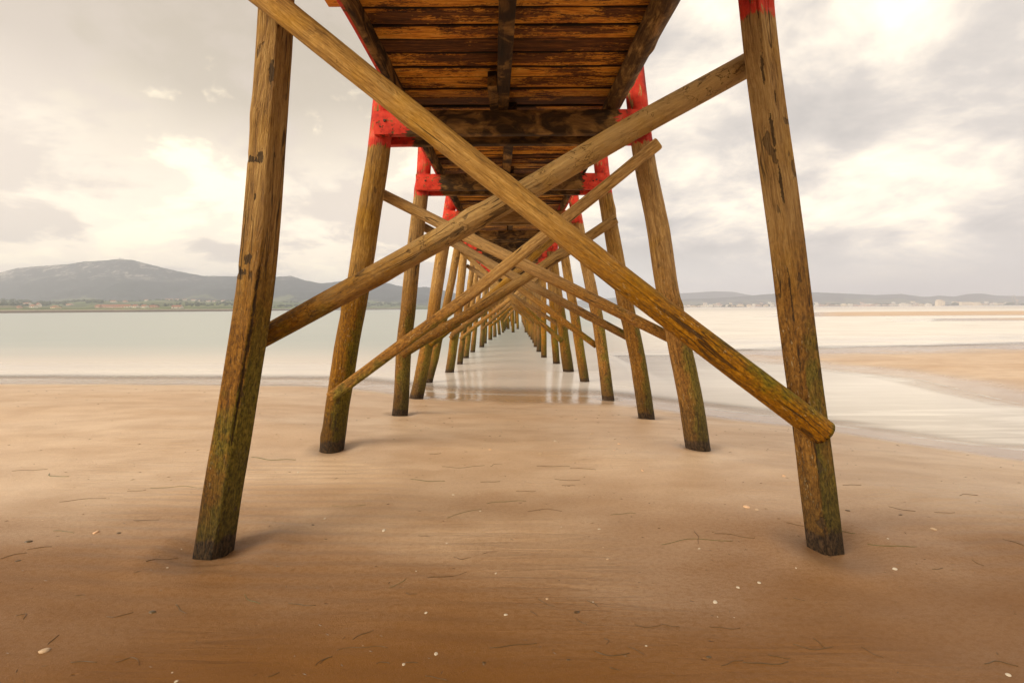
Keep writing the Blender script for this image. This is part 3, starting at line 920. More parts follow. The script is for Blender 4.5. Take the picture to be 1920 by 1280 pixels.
STR = []   # (u0,v0,u1,v1,colour,half width m,bend)
for (cf, rows) in ((C6, [
    (155, 1070, 258, 1028, 'dark'), (80, 1123, 325, 1113, 'dark'), (0, 1187, 60, 1152, 'dark'), (815, 1110, 1040, 1088, 'dark'),
    (1318, 1128, 1485, 1135, 'thick'), (1478, 1105, 1555, 1145, 'brown'), (505, 1246, 613, 1270, 'dark'), (515, 772, 705, 748, 'brown'),
    (333, 820, 413, 778, 'green'), (1048, 873, 1125, 913, 'dark'), (1280, 885, 1335, 913, 'thick'), (1230, 970, 1282, 998, 'dark'),
    (1510, 1000, 1638, 998, 'brown'), (1008, 935, 1048, 965, 'brown'), (610, 488, 780, 445, 'green'), (800, 420, 990, 408, 'green'),
    (435, 303, 600, 312, 'gthick'), (585, 243, 790, 235, 'dark'), (805, 240, 875, 232, 'curl'), (1040, 240, 1200, 240, 'dark'),
    (1200, 250, 1325, 258, 'dark'), (1125, 300, 1250, 305, 'brown'), (940, 358, 1035, 360, 'dark'), (55, 430, 220, 425, 'green'),
    (1395, 475, 1515, 465, 'green'), (995, 458, 1160, 455, 'brown'), (470, 573, 530, 578, 'brown'), (640, 675, 725, 678, 'brown'),
    (780, 660, 850, 650, 'brown'), (1160, 333, 1225, 333, 'dark'), (410, 847, 468, 850, 'brown'), (270, 1187, 335, 1188, 'dark'),
    (410, 1180, 472, 1182, 'dark'), (1390, 1205, 1440, 1218, 'dark'), (1370, 1058, 1375, 1095, 'curl'), (525, 180, 580, 178, 'dark'),
    (770, 315, 865, 313, 'dark')]),
    (C7, [(288, 1200, 390, 1170, 'dark'), (390, 1178, 612, 1180, 'thick'), (512, 1142, 620, 1163, 'dark'), (635, 1095, 825, 1103, 'dark'),
    (730, 1063, 790, 1115, 'dark'), (228, 1007, 380, 1018, 'brown'), (0, 997, 85, 1010, 'brown'), (1550, 1188, 1710, 1198, 'thick'),
    (960, 1105, 1065, 1158, 'brown'), (255, 560, 450, 587, 'dark'), (0, 613, 345, 600, 'green'), (160, 550, 180, 612, 'brown'),
    (990, 615, 1225, 625, 'green'), (860, 547, 930, 562, 'green'), (600, 510, 690, 530, 'brown'), (1490, 688, 1550, 718, 'dark'),
    (1640, 590, 1741, 622, 'dark'), (1090, 433, 1220, 457, 'dark'), (1300, 733, 1350, 728, 'dark'), (1310, 460, 1410, 462, 'brown'),
    (870, 330, 960, 330, 'dark'), (780, 650, 815, 680, 'brown'), (630, 870, 690, 885, 'brown'), (1430, 380, 1520, 380, 'brown')]),
    (C5, [(545, 1165, 668, 1195, 'curl'), (340, 1180, 465, 1180, 'dark'), (1285, 1252, 1342, 1228, 'dark'), (1513, 1195, 1592, 1155, 'dark'),
    (228, 1095, 285, 1048, 'dark'), (845, 903, 893, 948, 'thick'), (1170, 855, 1250, 900, 'green'), (1385, 897, 1515, 908, 'dark'),
    (510, 963, 640, 940, 'brown'), (360, 862, 410, 858, 'dark'), (85, 945, 110, 975, 'curl'), (700, 695, 855, 680, 'brown'),
    (285, 412, 510, 393, 'dark'), (640, 500, 765, 497, 'dark'), (255, 550, 355, 563, 'green'), (60, 262, 225, 255, 'dark'),
    (235, 275, 335, 288, 'gthick'), (720, 345, 985, 345, 'green'), (610, 360, 700, 355, 'dark'), (1205, 197, 1420, 210, 'gthick'),
    (130, 640, 250, 625, 'brown'), (0, 685, 130, 655, 'brown')])):
    for r_ in rows:
        STR.append((*cf(r_[0], r_[1]), *cf(r_[2], r_[3]), r_[4]))


def strand_mesh(pts, hw):
    """flat ribbon of eelgrass with some thickness, along pts (local)"""
    vs, fs = [], []
    n = len(pts)
    for i, p in enumerate(pts):
        a = pts[max(0, i - 1)]; b = pts[min(n - 1, i + 1)]
        t = (b - a); t.z = 0
        t = t.normalized() if t.length > 1e-6 else Vector((1, 0, 0))
        s = Vector((-t.y, t.x, 0))
        w = hw * (0.25 + 0.75 * math.sin(math.pi * min(1, 0.12 + 0.88 * i / (n - 1)) ** 0.8))
        h = 0.0035 + hw * 0.5
        vs += [p + s * w, p + s * w * .45 + Vector((0, 0, h)), p - s * w * .45 + Vector((0, 0, h)), p - s * w]
    for i in range(n - 1):
        for k in range(4):
            a = i * 4 + k; b = i * 4 + (k + 1) % 4
            fs.append((a, b, b + 4, a + 4))
    fs.append((3, 2, 1, 0)); e = (n - 1) * 4
    fs.append((e, e + 1, e + 2, e + 3))
    return mesh('seaweed_strand', vs, fs, True)


rs = random.Random(5)
items = []
for (u0, v0, u1, v1, kind) in STR:
    a, b = on_sand(u0, v0), on_sand(u1, v1)
    L = (b - a).length
    mid = (a + b) / 2
    t = (b - a).normalized(); nrm = Vector((-t.y, t.x, 0))
    pts = []
    nseg = 14
    bend = rs.uniform(-.16, .16) * L
    if kind == 'curl': bend = 0.22 * L
    wv = rs.uniform(.01, .03) * L
    phs = rs.uniform(0, 6)
    for i in range(nseg + 1):
        s = i / nseg
        p = a.lerp(b, s) + nrm * (bend * math.sin(math.pi * s) + wv * math.sin(s * 9 + phs))
        if kind == 'curl' and s < 0.4:
            q = (0.4 - s) / 0.4
            p = p + nrm * (-0.16 * L * math.sin(q * 2.6)) + t * (0.16 * L * q)
        p = Vector((p.x, p.y, gz(p.x, p.y) - 0.0015))
        pts.append(p - mid)
    dist = (mid - CAM).length
    hw = (0.0010 + 0.0005 * rs.random()) * max(1.0, dist / 3.4)
    if kind in ('thick', 'gthick'): hw *= 1.8
    colr = {'thick': 'dark', 'gthick': 'green', 'curl': 'dark'}.get(kind, kind)
    o = link('seaweed_strand', strand_mesh(pts, hw), M_WEED[colr], None, mid)
    size = 'broad' if kind in ('thick', 'gthick') else 'curled' if kind == 'curl' else 'thin'
    desc = f"{size} {colr} seaweed strand on the sand"
    items.append((o, desc, zone((u0 + u1) / 2, (v0 + v1) / 2), mid.y, 'seaweed', 'seaweed strands on the sand'))

SH = []
for (cf, rows) in ((C6, [(507, 943, 24, 'white'), (893, 950, 24, 'white'), (559, 1140, 30, 'white'), (403, 1187, 24, 'white'), (306, 547, 24, 'white'),
    (843, 752, 18, 'white'), (608, 610, 16, 'white'), (640, 376, 18, 'white'), (460, 743, 12, 'white'), (1340, 540, 18, 'white'), (1380, 684, 22, 'tan'),
    (1550, 260, 22, 'orange'), (1437, 133, 20, 'orange'), (816, 160, 18, 'orange'), (1058, 178, 22, 'tan'), (1130, 118, 18, 'white'), (768, 455, 14, 'white'),
    (1312, 890, 14, 'white'), (1565, 1102, 16, 'white'), (205, 1102, 11, 'white'), (1413, 163, 14, 'orange'), (1360, 628, 12, 'tan'),
    (1160, 531, 11, 'white'), (760, 368, 12, 'tan'), (1305, 85, 20, 'tan'), (22, 490, 13, 'white'), (1090, 874, 20, 'tan')]),
    (C7, [(260, 893, 32, 'white'), (470, 797, 24, 'white'), (368, 822, 22, 'white'), (410, 435, 36, 'orange'), (590, 287, 26, 'orange'), (1305, 540, 30, 'tan'),
    (1122, 733, 30, 'white'), (1665, 1240, 34, 'white'), (180, 634, 16, 'white'), (1087, 586, 13, 'white'), (1435, 340, 15, 'white'), (460, 448, 22, 'tan'),
    (268, 962, 12, 'white'), (350, 964, 12, 'white'), (1110, 342, 16, 'tan'), (645, 728, 14, 'white')]),
    (C5, [(213, 1123, 62, 'tan'), (845, 1273, 24, 'white'), (827, 1228, 16, 'white'), (460, 556, 36, 'orange'), (207, 498, 14, 'tan'), (1558, 490, 15, 'white'),
    (804, 725, 14, 'white'), (868, 638, 14, 'white'), (1432, 268, 14, 'white')])):
    for r_ in rows: SH.append((*cf(r_[0], r_[1]), r_[2] / 2.56, r_[3]))


def shell_mesh(rad, seed):
    """one valve of a clam: a fan-ribbed dome with a pointed hinge, hollow below"""
    rs = random.Random(seed)
    vs, fs = [], []
    na, nr = 22, 6
    vs.append(Vector((0, -rad * .75, rad * .18)))
    for r in range(1, nr + 1):
        f = r / nr
        for a in range(na):
            th = -math.pi * .5 + 2 * math.pi * a / na
            ex = rad * (1 + .05 * math.cos(9 * th)) * f
            x = math.cos(th) * ex * (1.12 + .04 * rs.random())
            yv = math.sin(th) * ex * .86 - rad * .75 * (1 - f) * .9
            z = rad * .42 * math.sqrt(max(0, 1 - f ** 2.2)) + rad * .03 * math.cos(11 * th) * f - .002
            vs.append(Vector((x, yv, z)))
    for a in range(na):
        fs.append((0, 1 + a, 1 + (a + 1) % na))
    for r in range(nr - 1):
        for a in range(na):
            p = 1 + r * na + a; q = 1 + r * na + (a + 1) % na
            fs.append((p, p + na, q + na, q))
    # lip turned under gives the shell its thickness
    b0 = 1 + (nr - 1) * na
    l0 = len(vs)
    for a in range(na): vs.append(vs[b0 + a] * .93 + Vector((0, 0, -.004)))
    for a in range(na):
        fs.append((b0 + a, l0 + a, l0 + (a + 1) % na, b0 + (a + 1) % na))
    fs.append(tuple(l0 + a for a in range(na)))
    return mesh('seashell', vs, fs, True)


for k, (u, v, wpx, colr) in enumerate(SH):
    p = on_sand(u, v)
    rad = 0.42 * wpx * p.y / F_PX
    o = link('seashell', shell_mesh(rad, k), M_SHELL[colr], None, p)
    o.rotation_euler = (rs.uniform(-.25, .25), rs.uniform(-.25, .25), rs.uniform(0, 6.28))
    size = 'large' if rad > .035 else 'small' if rad > .018 else 'tiny'
    items.append((o, f"{size} {colr} seashell on the sand", zone(u, v), p.y, 'seashell', 'seashells scattered on the sand'))

# bits of dark driftwood / wet weed lumps
for k, (u, v, wpx) in enumerate([(*C5(570, 560), 9), (*C5(730, 940), 15), (*C5(136, 602), 14), (*C5(86, 694), 10), (*C7(1535, 106), 11), (*C7(228, 1155), 11),
                                 (*C6(1232, 940), 12), (*C6(787, 1182), 8), (*C5(1502, 521), 7), (*C7(1148, 473), 8), (*C6(1192, 1168), 8), (*C7(895, 453), 9)]):
    p = on_sand(u, v)
    rad = 0.5 * wpx * p.y / F_PX
    bm = bmesh.new()
    bmesh.ops.create_icosphere(bm, subdivisions=3, radius=rad)
    for vv in bm.verts:
        n_ = vv.co.normalized()
        vv.co *= 1 + .35 * mn.noise(n_ * 2.2 + Vector((k * 3, 0, 0)))
        vv.co.z *= .28; vv.co.y *= .6
    me = bpy.data.meshes.new('weed_lump'); bm.to_mesh(me); bm.free()
    me.polygons.foreach_set('use_smooth', [True] * len(me.polygons))
    o = link('weed_lump', me, M_WEED['dark' if k % 3 else 'brown'], None, p)
    o.rotation_euler.z = rs.uniform(-.4, .4)
    items.append((o, 'dark wet weed lump on the sand' if k % 3 else 'brown wet weed lump on the sand', zone(u, v), p.y, 'weed lump', 'small lumps of wet weed'))

byk = {}
for it in items: byk.setdefault((it[1], it[2]), []).append(it)
for (desc, zn), lst in byk.items():
    lst.sort(key=lambda i: i[3])
    for q, it in enumerate(lst):
        lab = f"{desc} {zn}"
        if len(lst) > 1: lab += ', ' + ('farthest' if q == len(lst) - 1 else ORD[q])
        tag(it[0], lab, it[4], it[5])

# fine litter nobody could count
vs, fs = [], []
for k in range(900):
    yv = 1.7 + 11 * rs.random() ** 1.7
    xv = rs.uniform(-1.15, 1.15) * (yv + .3)
    if gz(xv, yv) < WATER_Z + .03: continue
    L = rs.uniform(.008, .05) * (0.7 + yv / 10); w = rs.uniform(.0012, .003) * (0.7 + yv / 6); a = rs.gauss(0, .5)
    t = Vector((math.cos(a), math.sin(a), 0)); s = Vector((-t.y, t.x, 0))
    base = Vector((xv, yv, gz(xv, yv) - .0006))
    b0 = len(vs)
    vs += [base - t * L * .5, base + s * w, base + t * L * .5, base - s * w, base + Vector((0, 0, w * 1.2))]
    fs += [(b0, b0 + 1, b0 + 4), (b0 + 1, b0 + 2, b0 + 4), (b0 + 2, b0 + 3, b0 + 4), (b0 + 3, b0, b0 + 4)]
o = link('weed_debris', mesh('weed_debris', vs, fs), M_WEED['brown'])
tag(o, 'fine scattered weed and shell crumbs strewn over the damp sand', 'debris', kind='stuff')

# ------------------------------------------------------------------ far shores
def hor_v(u): return proj((CAM + Vector((ray(u, 577).x, ray(u, 577).y, 0)).normalized() * 1e5))[1]


def prof_z(us, pr, ycol):
    """ridge heights (world z at depth ycol) for pixel columns us from a list of (u, v)"""
    v = np.interp(us, [p[0] for p in pr], [p[1] for p in pr])
    return np.array([PY(a, b, ycol).z for a, b in zip(us, v)]), np.array([PY(a, b, ycol).x / ycol for a, b in zip(us, v)])


def hill_mat(name, forest, grass, rock, rock_lo=150.0):
    t = NT(name)
    geo = t.n('ShaderNodeNewGeometry')
    p = geo.outputs['Position']
    z = t.xyz(p)[2]
    n1 = t.noise(p, 0.006, 6, 0.6)
    n2 = t.noise(p, 0.03, 6, 0.7)
    c = t.mix(t.mr(n2, 0.35, 0.65), tuple(x * .6 for x in forest), forest)
    c = t.mix(t.mr(t.math('ADD', n1, t.mr(z, 90, 10, -0.12, 0.16)), 0.54, 0.60), c, grass)
    rk = t.math('MULTIPLY', t.mr(t.math('ADD', t.math('MULTIPLY', n1, 0.7), t.math('MULTIPLY', n2, 0.8)), 0.74, 0.88), t.mr(z, rock_lo, rock_lo * 1.5))
    c = t.mix(rk, c, rock)
    return t.out(c, 0.9, Specular_IOR_Level=0.1)


def ridge(name, pr, u0, u1, y_base, y_top, nu, nk, mat, amp, seed):
    us = np.linspace(u0, u1, nu)
    zt, sl = prof_z(us, pr, y_top)
    rows = []
    ks = np.concatenate([np.linspace(0, 1, nk), [1.06, 1.15, 1.3]])
    for k in ks:
        yv = y_base + (y_top - y_base) * k
        if k <= 1: f = k ** 1.3 * (0.55 + 0.45 * k)
        else: f = max(0, 1 - (k - 1) * 2.0)
        xx = sl * yv
        nz = amp * fbm(xx * 0.004 + seed, np.full_like(xx, yv * 0.004), 5) * math.sin(math.pi * min(k, 1)) ** .7
        edge = amp * 0.045 * fbm(xx * 0.05 + seed, np.full_like(xx, yv * 0.05), 3) * (1 if k > .8 else .6)
        zz = WATER_Z - 2 + (zt - WATER_Z + 2) * f + nz + edge
        rows.append(np.stack([xx, np.full_like(xx, yv), zz], -1))
    G = np.array(rows)
    o = link(name, grid_mesh(name, G[..., 0], G[..., 1], G[..., 2]), mat)
    tag(o, kind='structure')
    return o


M_MT = hill_mat('mountain_slopes', (.040, .052, .058), (.12, .14, .08), (.36, .34, .32))
M_HL = hill_mat('wooded_hills', (.055, .065, .055), (.12, .13, .08), (.3, .28, .26), 400)
LEFT = [(-900, 580), (-650, 572), (-450, 566), (-300, 560), (-150, 538), (-60, 522), (0, 511), (30, 503), (60, 500), (90, 498), (130, 495), (160, 490), (190, 489), (225, 485), (250, 488), (290, 498),
        (330, 508), (380, 517), (440, 518), (500, 520), (545, 517), (570, 525), (600, 531), (620, 530), (645, 526), (680, 530), (710, 527), (745, 535),
        (780, 540), (795, 537), (830, 544), (870, 553), (920, 562), (980, 571), (1040, 577)]
RIGHT = [(1120, 577), (1200, 570), (1270, 561), (1330, 559), (1370, 557), (1420, 553), (1470, 549), (1530, 548), (1580, 550), (1640, 553), (1690, 551), (1735, 557),
         (1760, 554), (1790, 556), (1815, 551), (1840, 550), (1870, 554), (1920, 555), (2000, 553), (2150, 556), (2400, 566)]
FARR = [(1000, 573), (1100, 562), (1180, 556), (1240, 552), (1290, 549), (1340, 546), (1375, 547), (1400, 552), (1440, 557), (1500, 560), (1600, 556), (1750, 556), (2000, 560)]
ridge('mountain', LEFT, -900, 1040, 1900, 3000, 560, 40, M_MT, 60, 3.0)
ridge('hills', RIGHT, 1120, 2400, 2900, 3800, 300, 26, M_HL, 30, 11.0)
ridge('far_hills', FARR, 1000, 2000, 4200, 5200, 160, 16, M_HL, 30, 19.0)


# low land with fields in front of the mountain, on the far side of the bay
def shore_y(u):
    return np.interp(u, [-300, 0, 250, 440, 700, 850, 960], [480, 560, 640, 740, 1300, 1700, 2100])


def land_z(u, y):
    ys = shore_y(u)
    d = np.asarray(y - ys, float)
    z = WATER_Z + 3.6 * sstep(-2, 9, d) + np.clip(d, 0, None) * (0.014 + 0.006 * vnoise(np.asarray(u) * .01, 2.0 + 0 * d)) \
        + 9.0 * sstep(60, 700, d) * vnoise(np.asarray(u) * .02 + 3, d * .004) + 16 * sstep(350, 1300, d)
    return z


def field_mat():
    t = NT('meadows')
    p = t.n('ShaderNodeNewGeometry').outputs['Position']
    v = t.n('ShaderNodeTexVoronoi', {'Vector': t.vmul(p, (0.010, 0.0045, 0)), 'Scale': 1.0})
    n = t.noise(p, 0.02, 5, .6)
    s = t.xyz(v.outputs['Color'])[0]
    c = t.ramp(s, [(0.0, (.075, .11, .035)), (.35, (.13, .17, .05)), (.6, (.17, .20, .075)), (.85, (.10, .12, .05)), (1, (.22, .19, .10))])
    c = t.mix(t.mr(n, .5, .62), c, (.05, .065, .03))
    return t.out(c, .9, Specular_IOR_Level=.1)


us = np.linspace(-900, 960, 340)
rows = []
for k in np.linspace(0, 1, 60):
    ys = shore_y(us) - 3 + (2350 - shore_y(us)) * k ** 1.8
    sl = np.array([ray(u, 577).x / ray(u, 577).y for u in us])
    zz = land_z(us, ys)
    rows.append(np.stack([sl * ys, ys, zz], -1))
G = np.array(rows)
o = link('fields', grid_mesh('fields', G[..., 0], G[..., 1], G[..., 2]), field_mat())
tag(o, kind='structure')

# low land carrying the town on the right
us2 = np.linspace(1130, 2300, 120)
rows = []
for k in np.linspace(0, 1, 16):
    yv = 2300 + 900 * k
    sl = np.array([ray(u, 577).x / ray(u, 577).y for u in us2])
    zz = WATER_Z - 1 + 3.0 * sstep(0, .03, np.full_like(sl, k)) + 14 * k ** 1.5 + 5 * vnoise(sl * 30, sl * 0 + k * 4)
    rows.append(np.stack([sl * yv, np.full_like(sl, yv), zz], -1))
G = np.array(rows)
M_TOWNLAND = plain('town_ground', (.16, .16, .12), .9, .4, .02)
o = link('terrain', grid_mesh('terrain', G[..., 0], G[..., 1], G[..., 2]), M_TOWNLAND)
tag(o, kind='structure')

# stone sea wall along the left shore
M_ROCK = plain('sea_wall_stone', (.15, .125, .10), .9, .5, .8)
M_PALE = plain('pale_wall_top', (.46, .42, .36), .9, .2, .2)
vs, fs, mi = [], [], []
usw = np.linspace(-600, 760, 380)
for i, u in enumerate(usw):
    ys = float(shore_y(u)); s = ray(u, 577); s = s.x / s.y
    j = .35 * vnoise(u * .9, 1.0)
    for (dy, z) in ((-6.0, WATER_Z - 1.0), (-2.5, WATER_Z + 2.3 + j), (-1.6, WATER_Z + 2.35), (-1.5, WATER_Z + 3.7 + j * .6), (2.5, WATER_Z + 3.8)):
        vs.append((s * (ys + dy), ys + dy, z))
for i in range(len(usw) - 1):
    for k in range(4):
        a = i * 5 + k
        fs.append((a, a + 5, a + 6, a + 1)); mi.append(0 if k < 2 else 1)
o = link('sea_wall', mesh('sea_wall', vs, fs, False, mi), [M_ROCK, M_PALE])
tag(o, 'low rocky sea wall with a pale top along the far left shore', 'sea wall')


# woods on the left shore
def tree_mat():
    t = NT('far_tree_leaves')
    co = t.n('ShaderNodeNewGeometry').outputs['Position']
    n = t.noise(co, .25, 5, .7)
    return t.out(t.ramp(n, [(.3, (.022, .032, .014)), (.55, (.06, .075, .028)), (.75, (.10, .11, .045))]), .9, Specular_IOR_Level=.1)


M_TREE = tree_mat()


def at_land(u, v):
    """point of the far left land seen at pixel (u, v)"""
    s = ray(u, 577); s = s.x / s.y
    best = None
    for y in np.linspace(float(shore_y(u)) + 6, 2300, 160):
        z = float(land_z(np.array(u), np.array(y)))
        vv = proj((s * y, y, z))[1]
        if best is None or abs(vv - v) < best[0]: best = (abs(vv - v), Vector((s * y, y, z)))
    return best[1]


def blob(vs, fs, c, rx, rz, seed, sub):
    bm = bmesh.new()
    bmesh.ops.create_icosphere(bm, subdivisions=sub, radius=1)
    b0 = len(vs)
    for v in bm.verts:
        d = v.co.normalized()
        k = 1 + .45 * mn.noise(d * 1.7 + Vector((seed, 0, 0))) + .3 * mn.noise(d * 4.5 + Vector((0, seed, 0)))
        vs.append((c.x + d.x * rx * k, c.y + d.y * rx * k, c.z + rz * .75 + d.z * rz * k))
    fs += [tuple(b0 + v.index for v in f.verts) for f in bm.faces]
    bm.free()


vs, fs = [], []
rt = random.Random(31)
belts = [(-60, 60, 566, 6, 60), (0, 130, 571, 6, 70), (90, 190, 566, 5, 60), (120, 250, 560, 4, 40), (180, 330, 573, 3.5, 36), (330, 480, 571, 5, 70), (330, 480, 563, 4, 40),
         (380, 480, 556, 4, 30), (480, 700, 574, 5, 70), (500, 640, 566, 4, 30), (560, 800, 572, 4, 70), (0, 300, 552, 4, 30), (690, 900, 571, 5, 50), (250, 420, 560, 3.5, 30)]
for (a, b, v, px, n) in belts:
    for k in range(n):
        u = rt.uniform(a, b); vv = v + rt.gauss(0, 1.3)
        p = at_land(u, vv)
        h = px * rt.uniform(.5, 1.15) * p.y / F_PX * .5
        h = min(h, 9)
        blob(vs, fs, p - Vector((0, 0, h * .25)), h * rt.uniform(.9, 1.6), h, rt.random() * 90, 2)
o = link('woods', mesh('woods', vs, fs), M_TREE)
tag(o, 'belts of dark trees and hedges among the fields on the far left shore', 'woods', kind='stuff')

# houses ---------------------------------------------------------------
M_WALLW = plain('white_render', (.70, .66, .58), .85, .12, .3)
M_WALLY = plain('cream_render', (.66, .56, .38), .85, .12, .3)
M_WALLP = plain('pink_render', (.55, .40, .32), .85, .12, .3)
M_ROOF = plain('terracotta_tiles', (.32, .15, .10), .85, .3, .6)
M_WIN = plain('dark_panes', (.05, .05, .06), .3, .2, 1)


def house(u, v, wpx, hpx, wall, label, group=None, dpx=None):
    p = at_land(u, v)
    w = wpx * p.y / F_PX; h = hpx * .58 * p.y / F_PX; rf = hpx * .42 * p.y / F_PX; dd = min(w, 12)
    root = empty('house', p - Vector((0, 0, .3)))
    root.rotation_euler.z = random.uniform(-.25, .25)
    tag(root, label, 'house', group)
    X, Yh = w / 2, dd / 2
    wv = [(-X, -Yh, -1), (X, -Yh, -1), (X, Yh, -1), (-X, Yh, -1), (-X, -Yh, h), (X, -Yh, h), (X, Yh, h), (-X, Yh, h), (-X, 0, h + rf * .95), (X, 0, h + rf * .95)]
    wf = [(0, 1, 5, 4), (1, 2, 6, 5), (2, 3, 7, 6), (3, 0, 4, 7), (4, 7, 8), (5, 9, 6), (4, 5, 6, 7)]
    link('wall', mesh('wall', wv, wf[:6]), wall, root)
    e = .5; t = .3
    rv = []
    for x in (-X - e, X + e):
        rv += [(x, -Yh - e, h - .1), (x, 0, h + rf), (x, Yh + e, h - .1), (x, Yh + e, h - .1 + t), (x, 0, h + rf + t), (x, -Yh - e, h - .1 + t)]
    rfaces = [(0, 1, 7, 6), (1, 2, 8, 7), (2, 3, 9, 8), (3, 4, 10, 9), (4, 5, 11, 10), (5, 0, 6, 11), (0, 5, 4, 1), (1, 4, 3, 2), (6, 7, 10, 11), (7, 8, 9, 10)]
    link('roof', mesh('roof', rv, rfaces), M_ROOF, root)
    n = max(2, int(w / 5))
    for k in range(n):
        x = -X + w * (k + .5) / n
        bw = .7; zb = h * .35
        link('window', mesh('window', [(x - bw, -Yh - .03, zb), (x + bw, -Yh - .03, zb), (x + bw, -Yh - .03, zb + h * .4), (x - bw, -Yh - .03, zb + h * .4),
                                       (x - bw, -Yh + .1, zb), (x + bw, -Yh + .1, zb), (x + bw, -Yh + .1, zb + h * .4), (x - bw, -Yh + .1, zb + h * .4)],
                            [(0, 1, 2, 3), (0, 4, 5, 1), (1, 5, 6, 2), (2, 6, 7, 3), (3, 7, 4, 0)]), M_WIN, root)
    return root


g_row = 'terraced red-roofed houses on the left shore'
row_lab = 'small terraced house with a red roof in the tight row by the left shore'
for u in (186, 195, 204, 213, 222, 231): house(u, 577, 9, 6, M_WALLP, row_lab, g_row)
house(4, 567, 9, 4, M_WALLP, 'red-roofed house at the left end of the far shore among dark trees')
house(52, 571, 9, 4, M_WALLW, 'white house standing above the trees near the left end of the shore')
house(37, 578, 6, 5, M_WALLP, 'small pink house by the sea wall near the left end of the shore')
house(63, 577, 8, 6, M_WALLW, 'white house with red roof by the sea wall, left of the cream house')
house(73, 575, 6, 7, M_WALLW, 'tall narrow white house beside the cream house on the left shore')
house(105, 578, 11, 5, M_WALLY, 'broad cream house by the sea wall below the left mountain')
house(132, 572, 9, 3, M_WALLP, 'low pink house alone among trees left of the terraced row')
house(241, 577, 9, 6, M_WALLW, 'white house with red roof just right of the terraced row')
house(255, 577, 9, 6, M_WALLW, 'white house with red roof between the terraced row and the tree clump')
house(272, 577, 9, 6, M_WALLW, 'white house with red roof behind a tree clump on the left shore')
house(288, 577, 13, 5, M_WALLP, 'wide pinkish house with red roof, right of the white houses')
house(333, 578, 15, 6, M_WALLW, 'large white house with red roof by the sea wall near the pier')
house(214, 567, 8, 4, M_WALLW, 'white house on the slope above the terraced row')
house(236, 567, 6, 4, M_WALLP, 'small pink house on the slope above the terraced row')
house(318, 563, 12, 3, M_WALLY, 'long low yellow house in the green fields of the left shore')
house(276, 563, 7, 3, M_WALLW, 'white farmhouse in the fields left of the yellow house')
g_hl = 'pale houses high in the fields below the mountain'
for k, (u, w) in enumerate(((333, 6), (347, 10), (364, 8), (377, 6), (392, 7), (403, 6), (419, 7))):
    house(u, 558 + (k % 2), w, 3, M_WALLW, 'pale distant house in the string of houses high in the fields beneath the wooded hills', g_hl)

# mast on the mountain top
pm = PY(225, 485, 3000)
mast = empty('radio_mast', pm - Vector((0, 0, 6)))
mast.scale = (.62, .62, .62)
tag(mast, 'slim radio mast on the summit of the left mountain', 'mast')
M_MAST = plain('galvanised_steel', (.35, .33, .32), .5, .1, 1)
def lattice(name, h, w0, w1, parent, mat, n=7, r=.5):
    vs, fs = [], []
    def bar(a, b, r):
        a, b = Vector(a), Vector(b); t = (b - a).normalized()
        u = t.orthogonal().normalized(); v = t.cross(u); b0 = len(vs)
        for p in (a, b):
            for (c, s) in ((1, 0), (0, 1), (-1, 0), (0, -1)): vs.append(p + u * c * r + v * s * r)
        for k in range(4): fs.append((b0 + k, b0 + (k + 1) % 4, b0 + 4 + (k + 1) % 4, b0 + 4 + k))
        fs.append((b0 + 3, b0 + 2, b0 + 1, b0)); fs.append((b0 + 4, b0 + 5, b0 + 6, b0 + 7))
    cs = ((-1, -1), (1, -1), (1, 1), (-1, 1))
    for k in range(n):
        za, zb = h * k / n, h * (k + 1) / n
        wa, wb = w0 + (w1 - w0) * k / n, w0 + (w1 - w0) * (k + 1) / n
        for q in range(4):
            c, d = cs[q], cs[(q + 1) % 4]
            bar((c[0] * wa, c[1] * wa, za), (c[0] * wb, c[1] * wb, zb), r)
            bar((c[0] * wa, c[1] * wa, za), (d[0] * wb, d[1] * wb, zb), r * .7)
    return link(name, mesh(name, vs, fs), mat, parent)
lattice('lattice_tower', 26, 2.4, .6, mast, M_MAST)
o = lattice('antenna_boom', 10, .5, .3, mast, M_MAST, 4, .3); o.location = (5, 0, 0)
d = lattice('antenna_boom', 12, .5, .3, mast, M_MAST, 4, .3); d.location = (12, 0, -2)

# the town across the bay on the right -----------------------------------
M_B = [plain('town_wall_' + n_, c_, .85, .15, .1) for n_, c_ in (('white', (.72, .69, .62)), ('cream', (.68, .60, .46)), ('pink', (.55, .43, .36)), ('grey', (.42, .41, .40)))]


